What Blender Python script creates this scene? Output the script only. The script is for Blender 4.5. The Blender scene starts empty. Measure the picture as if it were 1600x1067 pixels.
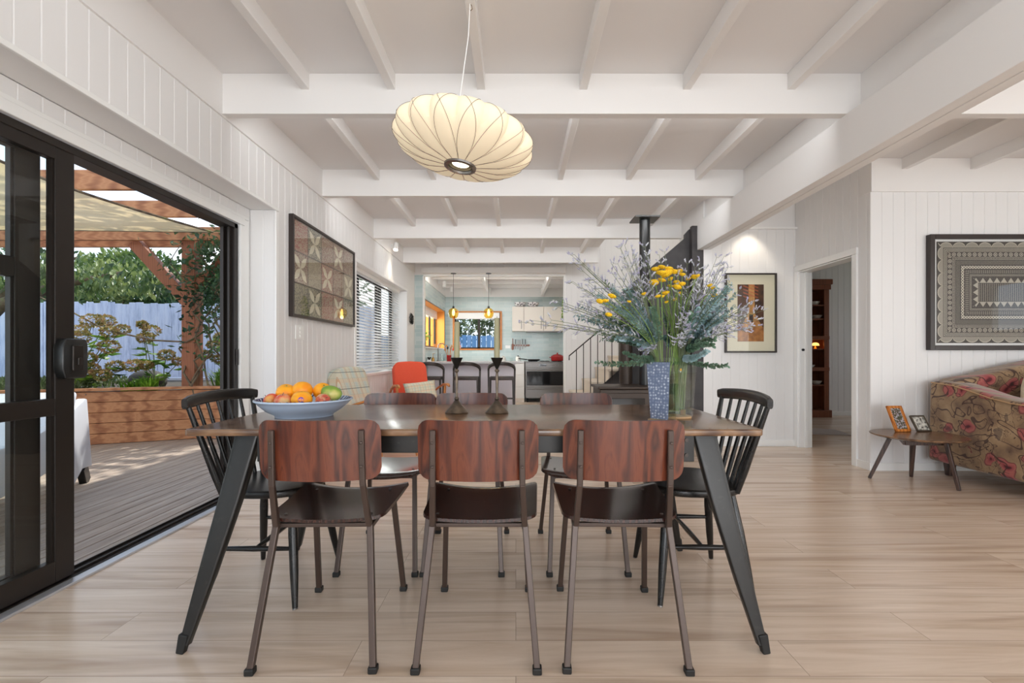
import bpy, bmesh, math, random
from mathutils import Vector, Matrix, Euler
random.seed(7)
SC = bpy.context.scene
COL = SC.collection
PI = math.pi
R = math.radians

# ---------------------------------------------------------------- camera, world, sun, daylight, exposure
F, CX, HZ, H = 740.0, 806.0, 555.0, 1.03          # focal length in px, vanishing point, camera height
cam = bpy.data.cameras.new('camera'); camo = bpy.data.objects.new('camera', cam); COL.objects.link(camo)
camo.location = (0, 0, H); camo.rotation_euler = (PI/2, 0, 0)
cam.sensor_width = 36; cam.lens = F/1600*36
cam.shift_x = (800-CX)/1600; cam.shift_y = (HZ-533.5)/1600
cam.clip_start = 0.05; cam.clip_end = 300
SC.camera = camo
vs = SC.view_settings
vs.view_transform = 'Standard'; vs.look = 'None'; vs.gamma = 1; vs.use_curve_mapping = False
vs.exposure = 0.13
SC.cycles.max_bounces = 14; SC.cycles.diffuse_bounces = 8; SC.cycles.transparent_max_bounces = 24

W = bpy.data.worlds.new('sky'); SC.world = W; W.use_nodes = True
nt = W.node_tree; nt.nodes.clear()
o_ = nt.nodes.new('ShaderNodeOutputWorld'); b_ = nt.nodes.new('ShaderNodeBackground')
tc = nt.nodes.new('ShaderNodeTexCoord'); sp = nt.nodes.new('ShaderNodeSeparateXYZ')
mr = nt.nodes.new('ShaderNodeMapRange'); mr.inputs[1].default_value = 0; mr.inputs[2].default_value = .7
g1 = nt.nodes.new('ShaderNodeMix'); g1.data_type = 'RGBA'
g1.inputs[6].default_value = (.80, .90, 1.0, 1); g1.inputs[7].default_value = (.36, .58, .95, 1)
nz = nt.nodes.new('ShaderNodeTexNoise'); nz.inputs['Scale'].default_value = 2.6; nz.inputs['Detail'].default_value = 6
cr = nt.nodes.new('ShaderNodeMapRange'); cr.inputs[1].default_value = .45; cr.inputs[2].default_value = .62
g2 = nt.nodes.new('ShaderNodeMix'); g2.data_type = 'RGBA'; g2.inputs[7].default_value = (1.0, 1.0, 1.0, 1)
L = nt.links.new
L(tc.outputs['Generated'], sp.inputs[0]); L(sp.outputs[2], mr.inputs[0]); L(mr.outputs[0], g1.inputs[0])
L(tc.outputs['Generated'], nz.inputs['Vector']); L(nz.outputs[0], cr.inputs[0]); L(cr.outputs[0], g2.inputs[0])
L(g1.outputs[2], g2.inputs[6]); L(g2.outputs[2], b_.inputs[0]); L(b_.outputs[0], o_.inputs[0])
b_.inputs[1].default_value = 1.85

def lamp(name, kind, loc, energy, color=(1, 1, 1), rot=(0, 0, 0), **kw):
    l = bpy.data.lights.new(name, kind); l.energy = energy; l.color = color
    for k, v in kw.items(): setattr(l, k, v)
    o = bpy.data.objects.new(name, l); COL.objects.link(o); o.location = loc; o.rotation_euler = rot
    return o
_s = lamp('sun', 'SUN', (-6, 12, 12), 4.5, (1, .95, .86), angle=R(.6))
_s.rotation_euler = Vector((-0.30, -0.62, -1.0)).to_track_quat('-Z', 'Y').to_euler()
# daylight at the rear, kitchen and back room windows, with added fill lights between
lamp('daylight_rear_window', 'AREA', (0.9, -3.42, 1.45), 50, (.90, .96, 1), (R(90), 0, 0), shape='RECTANGLE', size=4.6, size_y=2.2)
lamp('added_lounge_side_fill', 'AREA', (7.42, -1.6, 1.45), 66, (.96, .98, 1), (R(90), 0, R(90)), shape='RECTANGLE', size=2.6, size_y=1.7)  # added fill from the right; the wall has no window here
lamp('added_ceiling_uplight', 'AREA', (.9, -3.40, .70), 62, (.96, .98, 1), (R(128), 0, 0), shape='RECTANGLE', size=4.6, size_y=.8)  # added uplight tilted at the ceiling to brighten it
lamp('added_rear_far_fill', 'AREA', (.9, -10.5, .6), 60, (.97, .98, 1), (R(95), 0, 0), shape='RECTANGLE', size=4.5, size_y=2.4)  # added distant fill, placed far back so light reaches the deeper bays
lamp('added_lounge_rear_fill', 'AREA', (5.4, -3.35, 1.45), 62, (.90, .96, 1), (R(90), 0, 0), shape='RECTANGLE', size=3.2, size_y=2.0)  # added fill for the lounge, in front of solid rear wall
lamp('daylight_kitchen_window', 'AREA', (-2.45, 9.8, 1.75), 70, (1, .98, .95), (R(90), 0, R(-90)), shape='RECTANGLE', size=2.2, size_y=1.0)
lamp('added_stairwell_fill', 'AREA', (2.2, 7.3, 3.95), 15, (.96, .98, 1), (0, 0, 0), shape='RECTANGLE', size=1.5, size_y=1.8)  # added fill at the top of the shaft; the ceiling above is closed
for _y, _e in ((1.40, 9), (2.949, 15), (4.474, 20), (6.084, 19)):     # added fill strips, unseen on the far sides of the cross beams
    lamp('added_beam_fill', 'AREA', (.15, _y+.085, 2.60), _e, (.965, .985, 1), (R(78), 0, 0), shape='RECTANGLE', size=3.5, size_y=.07)
lamp('daylight_back_room', 'AREA', (7.2, 6.7, 1.6), 5, (.9, .95, 1), (R(90), 0, R(90)), shape='RECTANGLE', size=1.0, size_y=1.1)

# ---------------------------------------------------------------- helpers
def pt(px, py, Y):
    return Vector(((px-CX)*Y/F, Y, H-(py-HZ)*Y/F))

class MB:
    """collects shapes in one bmesh"""
    def __init__(s): s.bm = bmesh.new()
    def _new(s, fn, bevel=0, seg=2, M=None):
        t = bmesh.new(); fn(t)
        if bevel:
            bmesh.ops.bevel(t, geom=[e for e in t.edges if len(e.link_faces) == 2 and e.calc_face_angle(0) > .5], offset=bevel, segments=seg, profile=.5, affect='EDGES', clamp_overlap=True)
        if M is not None: bmesh.ops.transform(t, matrix=M, verts=t.verts)
        me = bpy.data.meshes.new('t'); t.to_mesh(me); t.free(); s.bm.from_mesh(me); bpy.data.meshes.remove(me)
        return s
    def box(s, x0, x1, y0, y1, z0, z1, bevel=0, seg=2, M=None):
        def f(t):
            bmesh.ops.create_cube(t, size=1)
            for v in t.verts: v.co = Vector(((x0+x1)/2+v.co.x*(x1-x0), (y0+y1)/2+v.co.y*(y1-y0), (z0+z1)/2+v.co.z*(z1-z0)))
        return s._new(f, bevel, seg, M)
    def bar(s, a, b, w, h, w2=None, h2=None, bevel=0, up=(0, 0, 1), twist=0):
        """rectangular bar from a to b; w across, h along up; can taper"""
        a = Vector(a); b = Vector(b); d = (b-a).normalized(); up = Vector(up)
        sx = d.cross(up)
        if sx.length < 1e-4: sx = d.cross(Vector((0, 1, 0)))
        sx.normalize(); sy = sx.cross(d).normalized(); w2 = w if w2 is None else w2; h2 = h if h2 is None else h2
        if twist:
            q = Matrix.Rotation(twist, 3, d); sx = q @ sx; sy = q @ sy
        def f(t):
            vs = []
            for p, ww, hh in ((a, w, h), (b, w2, h2)):
                for i, j in ((-1, -1), (1, -1), (1, 1), (-1, 1)): vs.append(t.verts.new(p+sx*i*ww/2+sy*j*hh/2))
            t.faces.new(vs[0:4][::-1]); t.faces.new(vs[4:8])
            for k in range(4): t.faces.new((vs[k], vs[(k+1) % 4], vs[4+(k+1) % 4], vs[4+k]))
            bmesh.ops.recalc_face_normals(t, faces=t.faces)
        return s._new(f, bevel)
    def tube(s, pts, r, n=10, caps=True, flat=1.0):
        pts = [Vector(p) for p in pts]; N = len(pts)
        rs = r if isinstance(r, (list, tuple)) else [r]*N
        rings = []; prev = None
        for i, p in enumerate(pts):
            d = (pts[min(i+1, N-1)]-pts[max(i-1, 0)]).normalized()
            if prev is None:
                u = Vector((0, 0, 1)) if abs(d.z) < .9 else Vector((1, 0, 0))
                a = d.cross(u).normalized()
            else:
                a = (prev-d*prev.dot(d)).normalized()
            prev = a; b = d.cross(a)
            rings.append([s.bm.verts.new(p+(a*math.cos(2*PI*k/n)+b*math.sin(2*PI*k/n)*flat)*rs[i]) for k in range(n)])
        for i in range(N-1):
            for k in range(n):
                s.bm.faces.new((rings[i][k], rings[i][(k+1) % n], rings[i+1][(k+1) % n], rings[i+1][k]))
        if caps:
            s.bm.faces.new(rings[0][::-1]); s.bm.faces.new(rings[-1])
        return s
    def sweep(s, pts, w, h, up=(0, 0, 1), n=16, e=4.0):
        """smooth rounded-rectangle section along pts; w across, h along up, both may be lists"""
        pts = [Vector(p) for p in pts]; K = len(pts); up = Vector(up); rings = []
        ws = w if isinstance(w, (list, tuple)) else [w]*K; hs = h if isinstance(h, (list, tuple)) else [h]*K
        for i, p in enumerate(pts):
            d = (pts[min(i+1, K-1)]-pts[max(i-1, 0)]).normalized(); a = d.cross(up).normalized(); b = a.cross(d).normalized(); r = []
            for k in range(n):
                t = 2*PI*(k+.5)/n; c, q = math.cos(t), math.sin(t)
                r.append(s.bm.verts.new(p+a*math.copysign(abs(c)**(2/e), c)*ws[i]/2+b*math.copysign(abs(q)**(2/e), q)*hs[i]/2))
            rings.append(r)
        for i in range(K-1):
            for k in range(n): s.bm.faces.new((rings[i][k], rings[i][(k+1) % n], rings[i+1][(k+1) % n], rings[i+1][k]))
        s.bm.faces.new(rings[0][::-1]); s.bm.faces.new(rings[-1])
        return s
    def lathe(s, prof, c=(0, 0, 0), n=32, M=None):
        c = Vector(c); M = M or Matrix.Identity(4); rings = []
        for (r, z) in prof:
            if r < 1e-6: rings.append([s.bm.verts.new(c+(M @ Vector((0, 0, z))))])
            else: rings.append([s.bm.verts.new(c+(M @ Vector((r*math.cos(2*PI*k/n), r*math.sin(2*PI*k/n), z)))) for k in range(n)])
        for i in range(len(rings)-1):
            A, B = rings[i], rings[i+1]
            for k in range(n):
                k2 = (k+1) % n
                if len(A) == 1 and len(B) == 1: continue
                if len(A) == 1: s.bm.faces.new((A[0], B[k2], B[k]))
                elif len(B) == 1: s.bm.faces.new((A[k], A[k2], B[0]))
                else: s.bm.faces.new((A[k], A[k2], B[k2], B[k]))
        return s
    def prism(s, poly, axis, a, b, bevel=0, seg=2, M=None):
        """poly of 2D points in the other two axes, extruded along axis from a to b"""
        def mk(p, q):
            return {'x': Vector((q, p[0], p[1])), 'y': Vector((p[0], q, p[1])), 'z': Vector((p[0], p[1], q))}[axis]
        def f(t):
            A = [t.verts.new(mk(p, a)) for p in poly]; B = [t.verts.new(mk(p, b)) for p in poly]
            t.faces.new(A); t.faces.new(B[::-1])
            for k in range(len(poly)):
                k2 = (k+1) % len(poly); t.faces.new((A[k], B[k], B[k2], A[k2]))
            bmesh.ops.recalc_face_normals(t, faces=t.faces)
        return s._new(f, bevel, seg, M)
    def ball(s, c, r, u=20, v=12, sc=(1, 1, 1), M=None):
        def f(t):
            bmesh.ops.create_uvsphere(t, u_segments=u, v_segments=v, radius=r)
            for w in t.verts: w.co = Vector((w.co.x*sc[0], w.co.y*sc[1], w.co.z*sc[2]))
        MM = Matrix.Translation(Vector(c)) @ (M or Matrix.Identity(4))
        return s._new(f, 0, 2, MM)
    def quad(s, a, b, c, d): s.bm.faces.new([s.bm.verts.new(Vector(p)) for p in (a, b, c, d)]); return s
    def leaf(s, p, d, n, l, w, fold=.2):
        """small pointed leaf from p along d, width w, normal about n"""
        d = d.normalized(); sd = d.cross(n)
        if sd.length < 1e-4: sd = Vector((1, 0, 0))
        sd.normalize(); nn = sd.cross(d)
        v = s.bm.verts.new
        a = v(p); m = v(p+d*l*.5-nn*w*fold); e = v(p+d*l)
        x = v(p+d*l*.45+sd*w/2); y = v(p+d*l*.45-sd*w/2)
        s.bm.faces.new((a, x, m)); s.bm.faces.new((x, e, m)); s.bm.faces.new((e, y, m)); s.bm.faces.new((y, a, m))
        return s
    def rleaf(s, p, d, n, l, w):
        """small round leaf"""
        d = d.normalized(); sd = d.cross(n)
        if sd.length < 1e-4: sd = Vector((1, 0, 0))
        sd.normalize(); nn = sd.cross(d); v = s.bm.verts.new
        s.bm.faces.new([v(p), v(p+d*l*.25+sd*w*.42), v(p+d*l*.6+sd*w*.5), v(p+d*l*.9+sd*w*.26+nn*l*.08), v(p+d*l+nn*l*.12), v(p+d*l*.9-sd*w*.26+nn*l*.08), v(p+d*l*.6-sd*w*.5), v(p+d*l*.25-sd*w*.42)])
        return s
    def build(s, name, mat, parent=None, smooth=None, loc=None, rot=None, fixn=True):
        if fixn: bmesh.ops.recalc_face_normals(s.bm, faces=s.bm.faces)
        me = bpy.data.meshes.new(name); s.bm.to_mesh(me); s.bm.free()
        o = bpy.data.objects.new(name, me); COL.objects.link(o)
        for m in (mat if isinstance(mat, (list, tuple)) else [mat]): me.materials.append(m)
        if smooth is not None:
            for p in me.polygons: p.use_smooth = True
            if smooth < 180:
                try: me.set_sharp_from_angle(angle=R(smooth))
                except Exception: pass
        if parent: o.parent = parent
        if loc is not None: o.location = loc
        if rot is not None: o.rotation_euler = rot
        return o

def empty(name, loc=(0, 0, 0), rz=0):
    o = bpy.data.objects.new(name, None); COL.objects.link(o); o.location = loc; o.rotation_euler = (0, 0, rz)
    o.empty_display_size = .05
    return o
def tag(o, label, cat, group=None, kind=None):
    o['label'] = label; o['category'] = cat
    if group: o['group'] = group
    if kind: o['kind'] = kind
    return o
def struct(o, label=None, cat=None):
    o['kind'] = 'structure'
    if label: o['label'] = label
    if cat: o['category'] = cat
    return o
def copy_tree(o, parent=None):
    c = o.copy(); COL.objects.link(c); c.parent = parent
    for ch in [x for x in KIDS.get(o.name, [])]: copy_tree(ch, c)
    return c
KIDS = {}
def index_kids():
    KIDS.clear()
    for o in bpy.data.objects:
        if o.parent: KIDS.setdefault(o.parent.name, []).append(o)

# ---------------------------------------------------------------- materials
def srgb(r, g, b):
    f = lambda c: (c/255/12.92) if c/255 <= .04045 else ((c/255+.055)/1.055)**2.4
    return (f(r), f(g), f(b), 1)
def mat(name, color, rough=.5, metal=0, spec=.5, **kw):
    m = bpy.data.materials.new(name); m.use_nodes = True
    b = m.node_tree.nodes['Principled BSDF']
    b.inputs['Base Color'].default_value = color; b.inputs['Roughness'].default_value = rough
    b.inputs['Metallic'].default_value = metal; b.inputs['Specular IOR Level'].default_value = spec
    for k, v in kw.items(): b.inputs[k].default_value = v
    return m
def N(m, t, **kw):
    n = m.node_tree.nodes.new(t)
    for k, v in kw.items():
        if hasattr(n, k): setattr(n, k, v)
        else: n.inputs[k.replace('_', ' ')].default_value = v
    return n
def bsdf(m): return m.node_tree.nodes['Principled BSDF']
def lk(m, a, b): m.node_tree.links.new(a, b)
def coords(m, scale=(1, 1, 1), rot=(0, 0, 0), kind='Object', loc=(0, 0, 0)):
    t = N(m, 'ShaderNodeTexCoord'); mp = N(m, 'ShaderNodeMapping')
    mp.inputs['Scale'].default_value = scale; mp.inputs['Rotation'].default_value = rot; mp.inputs['Location'].default_value = loc
    lk(m, t.outputs[kind], mp.inputs[0]); return mp.outputs[0]
def ramp(m, fac, stops):
    r = N(m, 'ShaderNodeValToRGB'); el = r.color_ramp.elements
    while len(el) > 1: el.remove(el[-1])
    el[0].position = stops[0][0]; el[0].color = stops[0][1]
    for p, c in stops[1:]:
        e = el.new(p); e.color = c
    lk(m, fac, r.inputs[0]); return r.outputs[0]
def bump(m, h, dist=.002, strength=.5):
    b = N(m, 'ShaderNodeBump'); b.inputs['Distance'].default_value = dist; b.inputs['Strength'].default_value = strength
    lk(m, h, b.inputs['Height']); lk(m, b.outputs[0], bsdf(m).inputs['Normal'])
def mixc(m, fac, a, b, mode='MIX'):
    n = N(m, 'ShaderNodeMix'); n.data_type = 'RGBA'; n.blend_type = mode
    for i, v in ((0, fac), (6, a), (7, b)):
        if hasattr(v, 'links'): lk(m, v, n.inputs[i])
        else: n.inputs[i].default_value = v
    return n.outputs[2]
def mathn(m, op, a, b=0, c=0):
    n = N(m, 'ShaderNodeMath'); n.operation = op
    for i, v in enumerate((a, b, c)):
        if hasattr(v, 'links'): lk(m, v, n.inputs[i])
        else: n.inputs[i].default_value = v
    return n.outputs[0]

def wood(name, c1, c2, c3, grain=(1, 12, 12), sc=1.6, rough=.4, spec=.5, rot=(0, 0, 0), rings=True, kind='Object', bmp=.15, coat=0):
    m = mat(name, c1, rough, spec=spec)
    v = coords(m, grain, rot, kind)
    n1 = N(m, 'ShaderNodeTexNoise', Scale=sc, Detail=6.0, Roughness=.6, Distortion=.6); lk(m, v, n1.inputs['Vector'])
    f = n1.outputs[0]
    if rings:
        w = N(m, 'ShaderNodeTexWave', Scale=sc*1.1, Distortion=7.0, Detail=3.0); w.inputs['Detail Scale'].default_value = .7
        lk(m, v, w.inputs['Vector']); f = mathn(m, 'ADD', mathn(m, 'MULTIPLY', n1.outputs[0], .6), mathn(m, 'MULTIPLY', w.outputs[1], .4))
    col = ramp(m, f, [(.25, c3), (.45, c1), (.62, c2), (.8, c1)])
    lk(m, col, bsdf(m).inputs['Base Color'])
    if coat: bsdf(m).inputs['Coat Weight'].default_value = coat; bsdf(m).inputs['Coat Roughness'].default_value = .12
    bump(m, f, .001, bmp)
    return m

M = {}
M['wall'] = mat('white_wall_paint', srgb(231, 230, 229), .45, spec=.3)
M['ceil'] = mat('white_ceiling_paint', srgb(228, 226, 225), .6, spec=.2)
M['beam'] = mat('white_beam_paint', srgb(231, 229, 227), .5, spec=.3)
for k in ('wall', 'beam', 'ceil'):
    n1 = N(M[k], 'ShaderNodeTexNoise', Scale=60.0, Detail=3.0); lk(M[k], coords(M[k]), n1.inputs['Vector']); bump(M[k], n1.outputs[0], .0006, .12)
M['trim'] = mat('white_gloss_trim', srgb(238, 238, 236), .3)
M['alu'] = mat('dark_bronze_aluminium', srgb(40, 34, 30), .35, .3)
M['alu_silver'] = mat('silver_aluminium', srgb(205, 207, 212), .35, .6)
M['black'] = mat('black_plastic', srgb(22, 22, 22), .3)
M['rubber'] = mat('black_rubber', srgb(25, 24, 23), .6)
M['blackpanel'] = mat('black_steel_panel', srgb(48, 45, 45), .5)
nn_ = N(M['blackpanel'], 'ShaderNodeTexNoise', Scale=6.0, Detail=5.0); lk(M['blackpanel'], coords(M['blackpanel']), nn_.inputs['Vector'])
lk(M['blackpanel'], ramp(M['blackpanel'], nn_.outputs[0], [(.3, srgb(38, 36, 38)), (.7, srgb(62, 58, 58))]), bsdf(M['blackpanel']).inputs['Base Color'])
M['stove'] = mat('cast_iron_brown', srgb(62, 50, 42), .45, .3)
M['iron'] = mat('dark_wrought_iron', srgb(72, 66, 62), .38, .85)
M['tubesteel'] = mat('brown_painted_steel', srgb(74, 60, 53), .35, .35)
M['blackchair'] = wood('black_painted_wood', srgb(24, 22, 21), srgb(32, 29, 27), srgb(17, 16, 15), rough=.26, spec=.4, rings=False, bmp=.05)
M['tablemetal'] = mat('worn_black_steel', srgb(48, 46, 44), .33, .3)
m = M['tablemetal']; n1 = N(m, 'ShaderNodeTexNoise', Scale=30.0, Detail=8.0, Roughness=.7); lk(m, coords(m), n1.inputs['Vector'])
lk(m, ramp(m, n1.outputs[0], [(.0, srgb(28, 27, 26)), (.60, srgb(38, 36, 34)), (.70, srgb(54, 51, 48)), (.75, srgb(160, 156, 150))]), bsdf(m).inputs['Base Color'])
M['tabletop'] = wood('walnut_tabletop', srgb(112, 82, 58), srgb(134, 102, 74), srgb(80, 56, 42), grain=(1.2, 12, 12), sc=1.5, rough=.24, rings=True, coat=.25)
m = M['ply'] = mat('rosewood_plywood', srgb(96, 50, 36), .27); bsdf(m).inputs['Coat Weight'].default_value = .3; bsdf(m).inputs['Coat Roughness'].default_value = .15
v = coords(m, (7, 7, 1.4)); a1 = N(m, 'ShaderNodeTexNoise', Scale=1.5, Detail=2.0, Distortion=.8); lk(m, v, a1.inputs['Vector'])
fl1 = mathn(m, 'MULTIPLY', mathn(m, 'PINGPONG', mathn(m, 'MULTIPLY', a1.outputs[0], 11), 1), .55); a2 = N(m, 'ShaderNodeTexNoise', Scale=1.0, Detail=5.0, Roughness=.7); lk(m, coords(m, (70, 70, 5)), a2.inputs['Vector'])
fl2 = mathn(m, 'ADD', fl1, mathn(m, 'MULTIPLY', a2.outputs[0], .55)); lk(m, ramp(m, fl2, [(.2, srgb(52, 27, 21)), (.5, srgb(88, 43, 30)), (.75, srgb(112, 58, 38)), (.95, srgb(76, 36, 26))]), bsdf(m).inputs['Base Color'])
M['ply_seat'] = wood('dark_plywood_seat', srgb(46, 24, 19), srgb(60, 32, 24), srgb(32, 17, 14), grain=(9, 1.4, 9), sc=1.6, rough=.22, coat=.35, bmp=.05)
M['cedar'] = wood('cedar_timber', srgb(172, 116, 76), srgb(188, 134, 92), srgb(146, 92, 58), grain=(.8, 9, 9), sc=1.6, rough=.6)
M['cedar_v'] = wood('cedar_timber_upright', srgb(142, 84, 54), srgb(158, 100, 66), srgb(112, 64, 42), grain=(9, 9, .8), sc=1.6, rough=.6)
M['orange_wood'] = wood('orange_stained_wood', srgb(196, 116, 44), srgb(212, 138, 62), srgb(160, 86, 30), grain=(6, 6, 6), sc=1.5, rough=.35)
M['orange_paint'] = mat('orange_painted_reveal', srgb(232, 150, 56), .5)
M['brown_wood'] = wood('brown_cabinet_wood', srgb(120, 66, 42), srgb(142, 84, 54), srgb(88, 46, 30), grain=(8, 8, 1.2), sc=1.5, rough=.35)
M['walnut_dark'] = wood('dark_walnut', srgb(64, 46, 40), srgb(82, 60, 50), srgb(44, 32, 28), grain=(6, 6, 2), sc=2, rough=.4)
M['side_top'] = wood('walnut_side_top', srgb(112, 84, 62), srgb(136, 104, 78), srgb(84, 60, 46), grain=(1.2, 12, 12), sc=2, rough=.22)
M['stoolwood'] = wood('ebony_stool_wood', srgb(50, 42, 40), srgb(64, 54, 50), srgb(36, 30, 28), grain=(4, 4, 4), sc=2, rough=.4, rings=False)
M['armwood'] = wood('golden_beech', srgb(190, 120, 58), srgb(210, 144, 78), srgb(150, 88, 40), grain=(3, 3, 3), sc=3, rough=.35)
M['bronze'] = mat('antique_bronze', srgb(92, 80, 68), .38, .75)
m = M['bronze']; n1 = N(m, 'ShaderNodeTexNoise', Scale=25.0, Detail=6.0); lk(m, coords(m), n1.inputs['Vector'])
lk(m, ramp(m, n1.outputs[0], [(.3, srgb(70, 62, 56)), (.7, srgb(128, 112, 94))]), bsdf(m).inputs['Base Color'])
M['cupblack'] = mat('blackened_metal', srgb(44, 41, 38), .4, .6)
M['candle'] = mat('olive_candle_wax', srgb(158, 154, 120), .5)
bsdf(M['candle']).inputs['Subsurface Weight'].default_value = .15
M['wick'] = mat('candle_wick', srgb(40, 36, 30), .9)
M['white_plastic'] = mat('white_plastic', srgb(204, 208, 216), .45)
M['switch'] = mat('switch_plastic', srgb(240, 240, 238), .3)
M['steel'] = mat('stainless_steel', srgb(124, 120, 117), .3, .85)
M['ovenglass'] = mat('dark_oven_glass', srgb(24, 24, 26), .06)
M['cabinet'] = mat('cream_cabinet_paint', srgb(232, 224, 214), .4)
M['bench'] = mat('pale_stone_benchtop', srgb(214, 214, 216), .25)
M['peninsula'] = mat('lilac_grey_panel', srgb(226, 222, 232), .5)
M['cream'] = mat('cream_paint', srgb(214, 202, 186), .6)
M['ply_edge'] = mat('light_ply_edge', srgb(190, 152, 110), .5)
M['brass'] = mat('brushed_brass', srgb(190, 150, 84), .3, .9)
M['white_ceramic'] = mat('white_ceramic', srgb(236, 234, 228), .2)
M['bluebowl'] = mat('pale_blue_ceramic', srgb(186, 204, 228), .16)
M['navy'] = mat('navy_glaze', srgb(48, 44, 84), .3)
M['red_enamel'] = mat('red_enamel', srgb(158, 26, 28), .2)
M['stem'] = mat('green_stem', srgb(108, 134, 62), .6)
M['stem_dark'] = mat('grey_green_stem', srgb(112, 122, 92), .6)
M['bark'] = mat('bark', srgb(112, 92, 74), .9)
m = M['bark']; n1 = N(m, 'ShaderNodeTexNoise', Scale=12.0, Detail=8.0); lk(m, coords(m), n1.inputs['Vector'])
lk(m, ramp(m, n1.outputs[0], [(.3, srgb(70, 58, 44)), (.55, srgb(120, 104, 84)), (.7, srgb(110, 118, 70))]), bsdf(m).inputs['Base Color']); bump(m, n1.outputs[0], .02, .7)

def leafmat(name, cols, trans=.35, rough=.45, sc=9.0):
    m = mat(name, cols[0], rough)
    n1 = N(m, 'ShaderNodeTexNoise', Scale=sc, Detail=2.0); lk(m, coords(m), n1.inputs['Vector'])
    k = len(cols); c = ramp(m, n1.outputs[0], [(.32+.36*i/(k-1), cols[i]) for i in range(k)])
    lk(m, c, bsdf(m).inputs['Base Color'])
    t = N(m, 'ShaderNodeBsdfTranslucent'); lk(m, c, t.inputs[0]); mx = N(m, 'ShaderNodeMixShader'); mx.inputs[0].default_value = trans
    out = m.node_tree.nodes['Material Output']
    lk(m, bsdf(m).outputs[0], mx.inputs[1]); lk(m, t.outputs[0], mx.inputs[2]); lk(m, mx.outputs[0], out.inputs[0])
    return m
M['leaf_tree'] = leafmat('tree_leaves', [srgb(40, 64, 34), srgb(82, 108, 56), srgb(158, 170, 104)], sc=1.4)
M['leaf_dark'] = leafmat('dark_tree_leaves', [srgb(34, 60, 42), srgb(62, 92, 58), srgb(112, 136, 92)], sc=1.2)
M['leaf_bush'] = leafmat('bush_leaves', [srgb(70, 110, 40), srgb(112, 150, 56), srgb(160, 186, 80)], sc=4)
M['leaf_strap'] = leafmat('strappy_leaves', [srgb(80, 130, 40), srgb(150, 190, 60)], sc=5)
M['hedge'] = leafmat('groundcover_leaves', [srgb(70, 88, 52), srgb(110, 124, 78)], sc=5)
M['hydr'] = leafmat('faded_hydrangea', [srgb(118, 124, 62), srgb(164, 148, 92), srgb(188, 144, 112)], sc=14, trans=.2)
M['euc'] = leafmat('eucalyptus_blue_green', [srgb(92, 124, 118), srgb(138, 168, 170), srgb(190, 210, 218)], sc=16, trans=.15)
M['euc_dark'] = leafmat('eucalyptus_dark_green', [srgb(66, 100, 74), srgb(98, 130, 106), srgb(130, 160, 140)], sc=16, trans=.15)
M['statice'] = leafmat('lilac_statice_florets', [srgb(176, 168, 204), srgb(206, 206, 220), srgb(226, 228, 228)], sc=40, trans=.2)
M['yellow'] = mat('yellow_yarrow', srgb(236, 192, 20), .7)
m = M['yellow']; n1 = N(m, 'ShaderNodeTexNoise', Scale=220.0, Detail=2.0); lk(m, coords(m), n1.inputs['Vector']); bump(m, n1.outputs[0], .003, .8)
lk(m, ramp(m, n1.outputs[0], [(.35, srgb(214, 156, 8)), (.6, srgb(244, 204, 30))]), bsdf(m).inputs['Base Color'])

def glassmat(name, tint=(1, 1, 1, 1), refl=1.0, rough=0.0, mixdiff=None):
    m = bpy.data.materials.new(name); m.use_nodes = True; nt = m.node_tree; nt.nodes.clear()
    o = nt.nodes.new('ShaderNodeOutputMaterial'); t = nt.nodes.new('ShaderNodeBsdfTransparent'); g = nt.nodes.new('ShaderNodeBsdfGlossy')
    fr = nt.nodes.new('ShaderNodeFresnel'); fr.inputs[0].default_value = 1.5; mx = nt.nodes.new('ShaderNodeMixShader')
    t.inputs[0].default_value = tint; g.inputs['Roughness'].default_value = rough
    mu = nt.nodes.new('ShaderNodeMath'); mu.operation = 'MULTIPLY'; mu.inputs[1].default_value = refl
    ge = nt.nodes.new('ShaderNodeNewGeometry'); iv = nt.nodes.new('ShaderNodeMath'); iv.operation = 'SUBTRACT'; iv.inputs[0].default_value = 1
    m2 = nt.nodes.new('ShaderNodeMath'); m2.operation = 'MULTIPLY'; nt.links.new(ge.outputs['Backfacing'], iv.inputs[1]); nt.links.new(iv.outputs[0], m2.inputs[0])
    nt.links.new(fr.outputs[0], mu.inputs[0]); nt.links.new(mu.outputs[0], m2.inputs[1]); nt.links.new(m2.outputs[0], mx.inputs[0])
    nt.links.new(t.outputs[0], mx.inputs[1]); nt.links.new(g.outputs[0], mx.inputs[2]); nt.links.new(mx.outputs[0], o.inputs[0])
    return m
M['glass'] = glassmat('clear_glass', (.96, .98, .97, 1))
M['picglass'] = glassmat('picture_glass', (.97, .97, .97, 1), .9)
M['picglass2'] = glassmat('thick_picture_glass', (.97, .97, .97, 1), 1.6)
M['vaseglass'] = glassmat('vase_glass', (.95, .98, .95, 1), 1.3)
M['amber'] = glassmat('amber_glass', (1.0, .88, .52, 1), 1.3)

def emis(name, col, s):
    m = mat(name, col, .5); bsdf(m).inputs['Emission Color'].default_value = col; bsdf(m).inputs['Emission Strength'].default_value = s; return m
M['bulb'] = emis('lit_bulb', (1, .82, .5, 1), 5)
M['lamp_on'] = emis('lit_downlight', (1, .88, .7, 1), 18)
M['shade'] = mat('glowing_shade_fabric', srgb(238, 222, 192), .8)
m = M['shade']; b = bsdf(m); b.inputs['Emission Color'].default_value = (1, .82, .58, 1); b.inputs['Emission Strength'].default_value = .26
M['shadewire'] = mat('shade_wire', srgb(112, 104, 90), .5)

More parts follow.
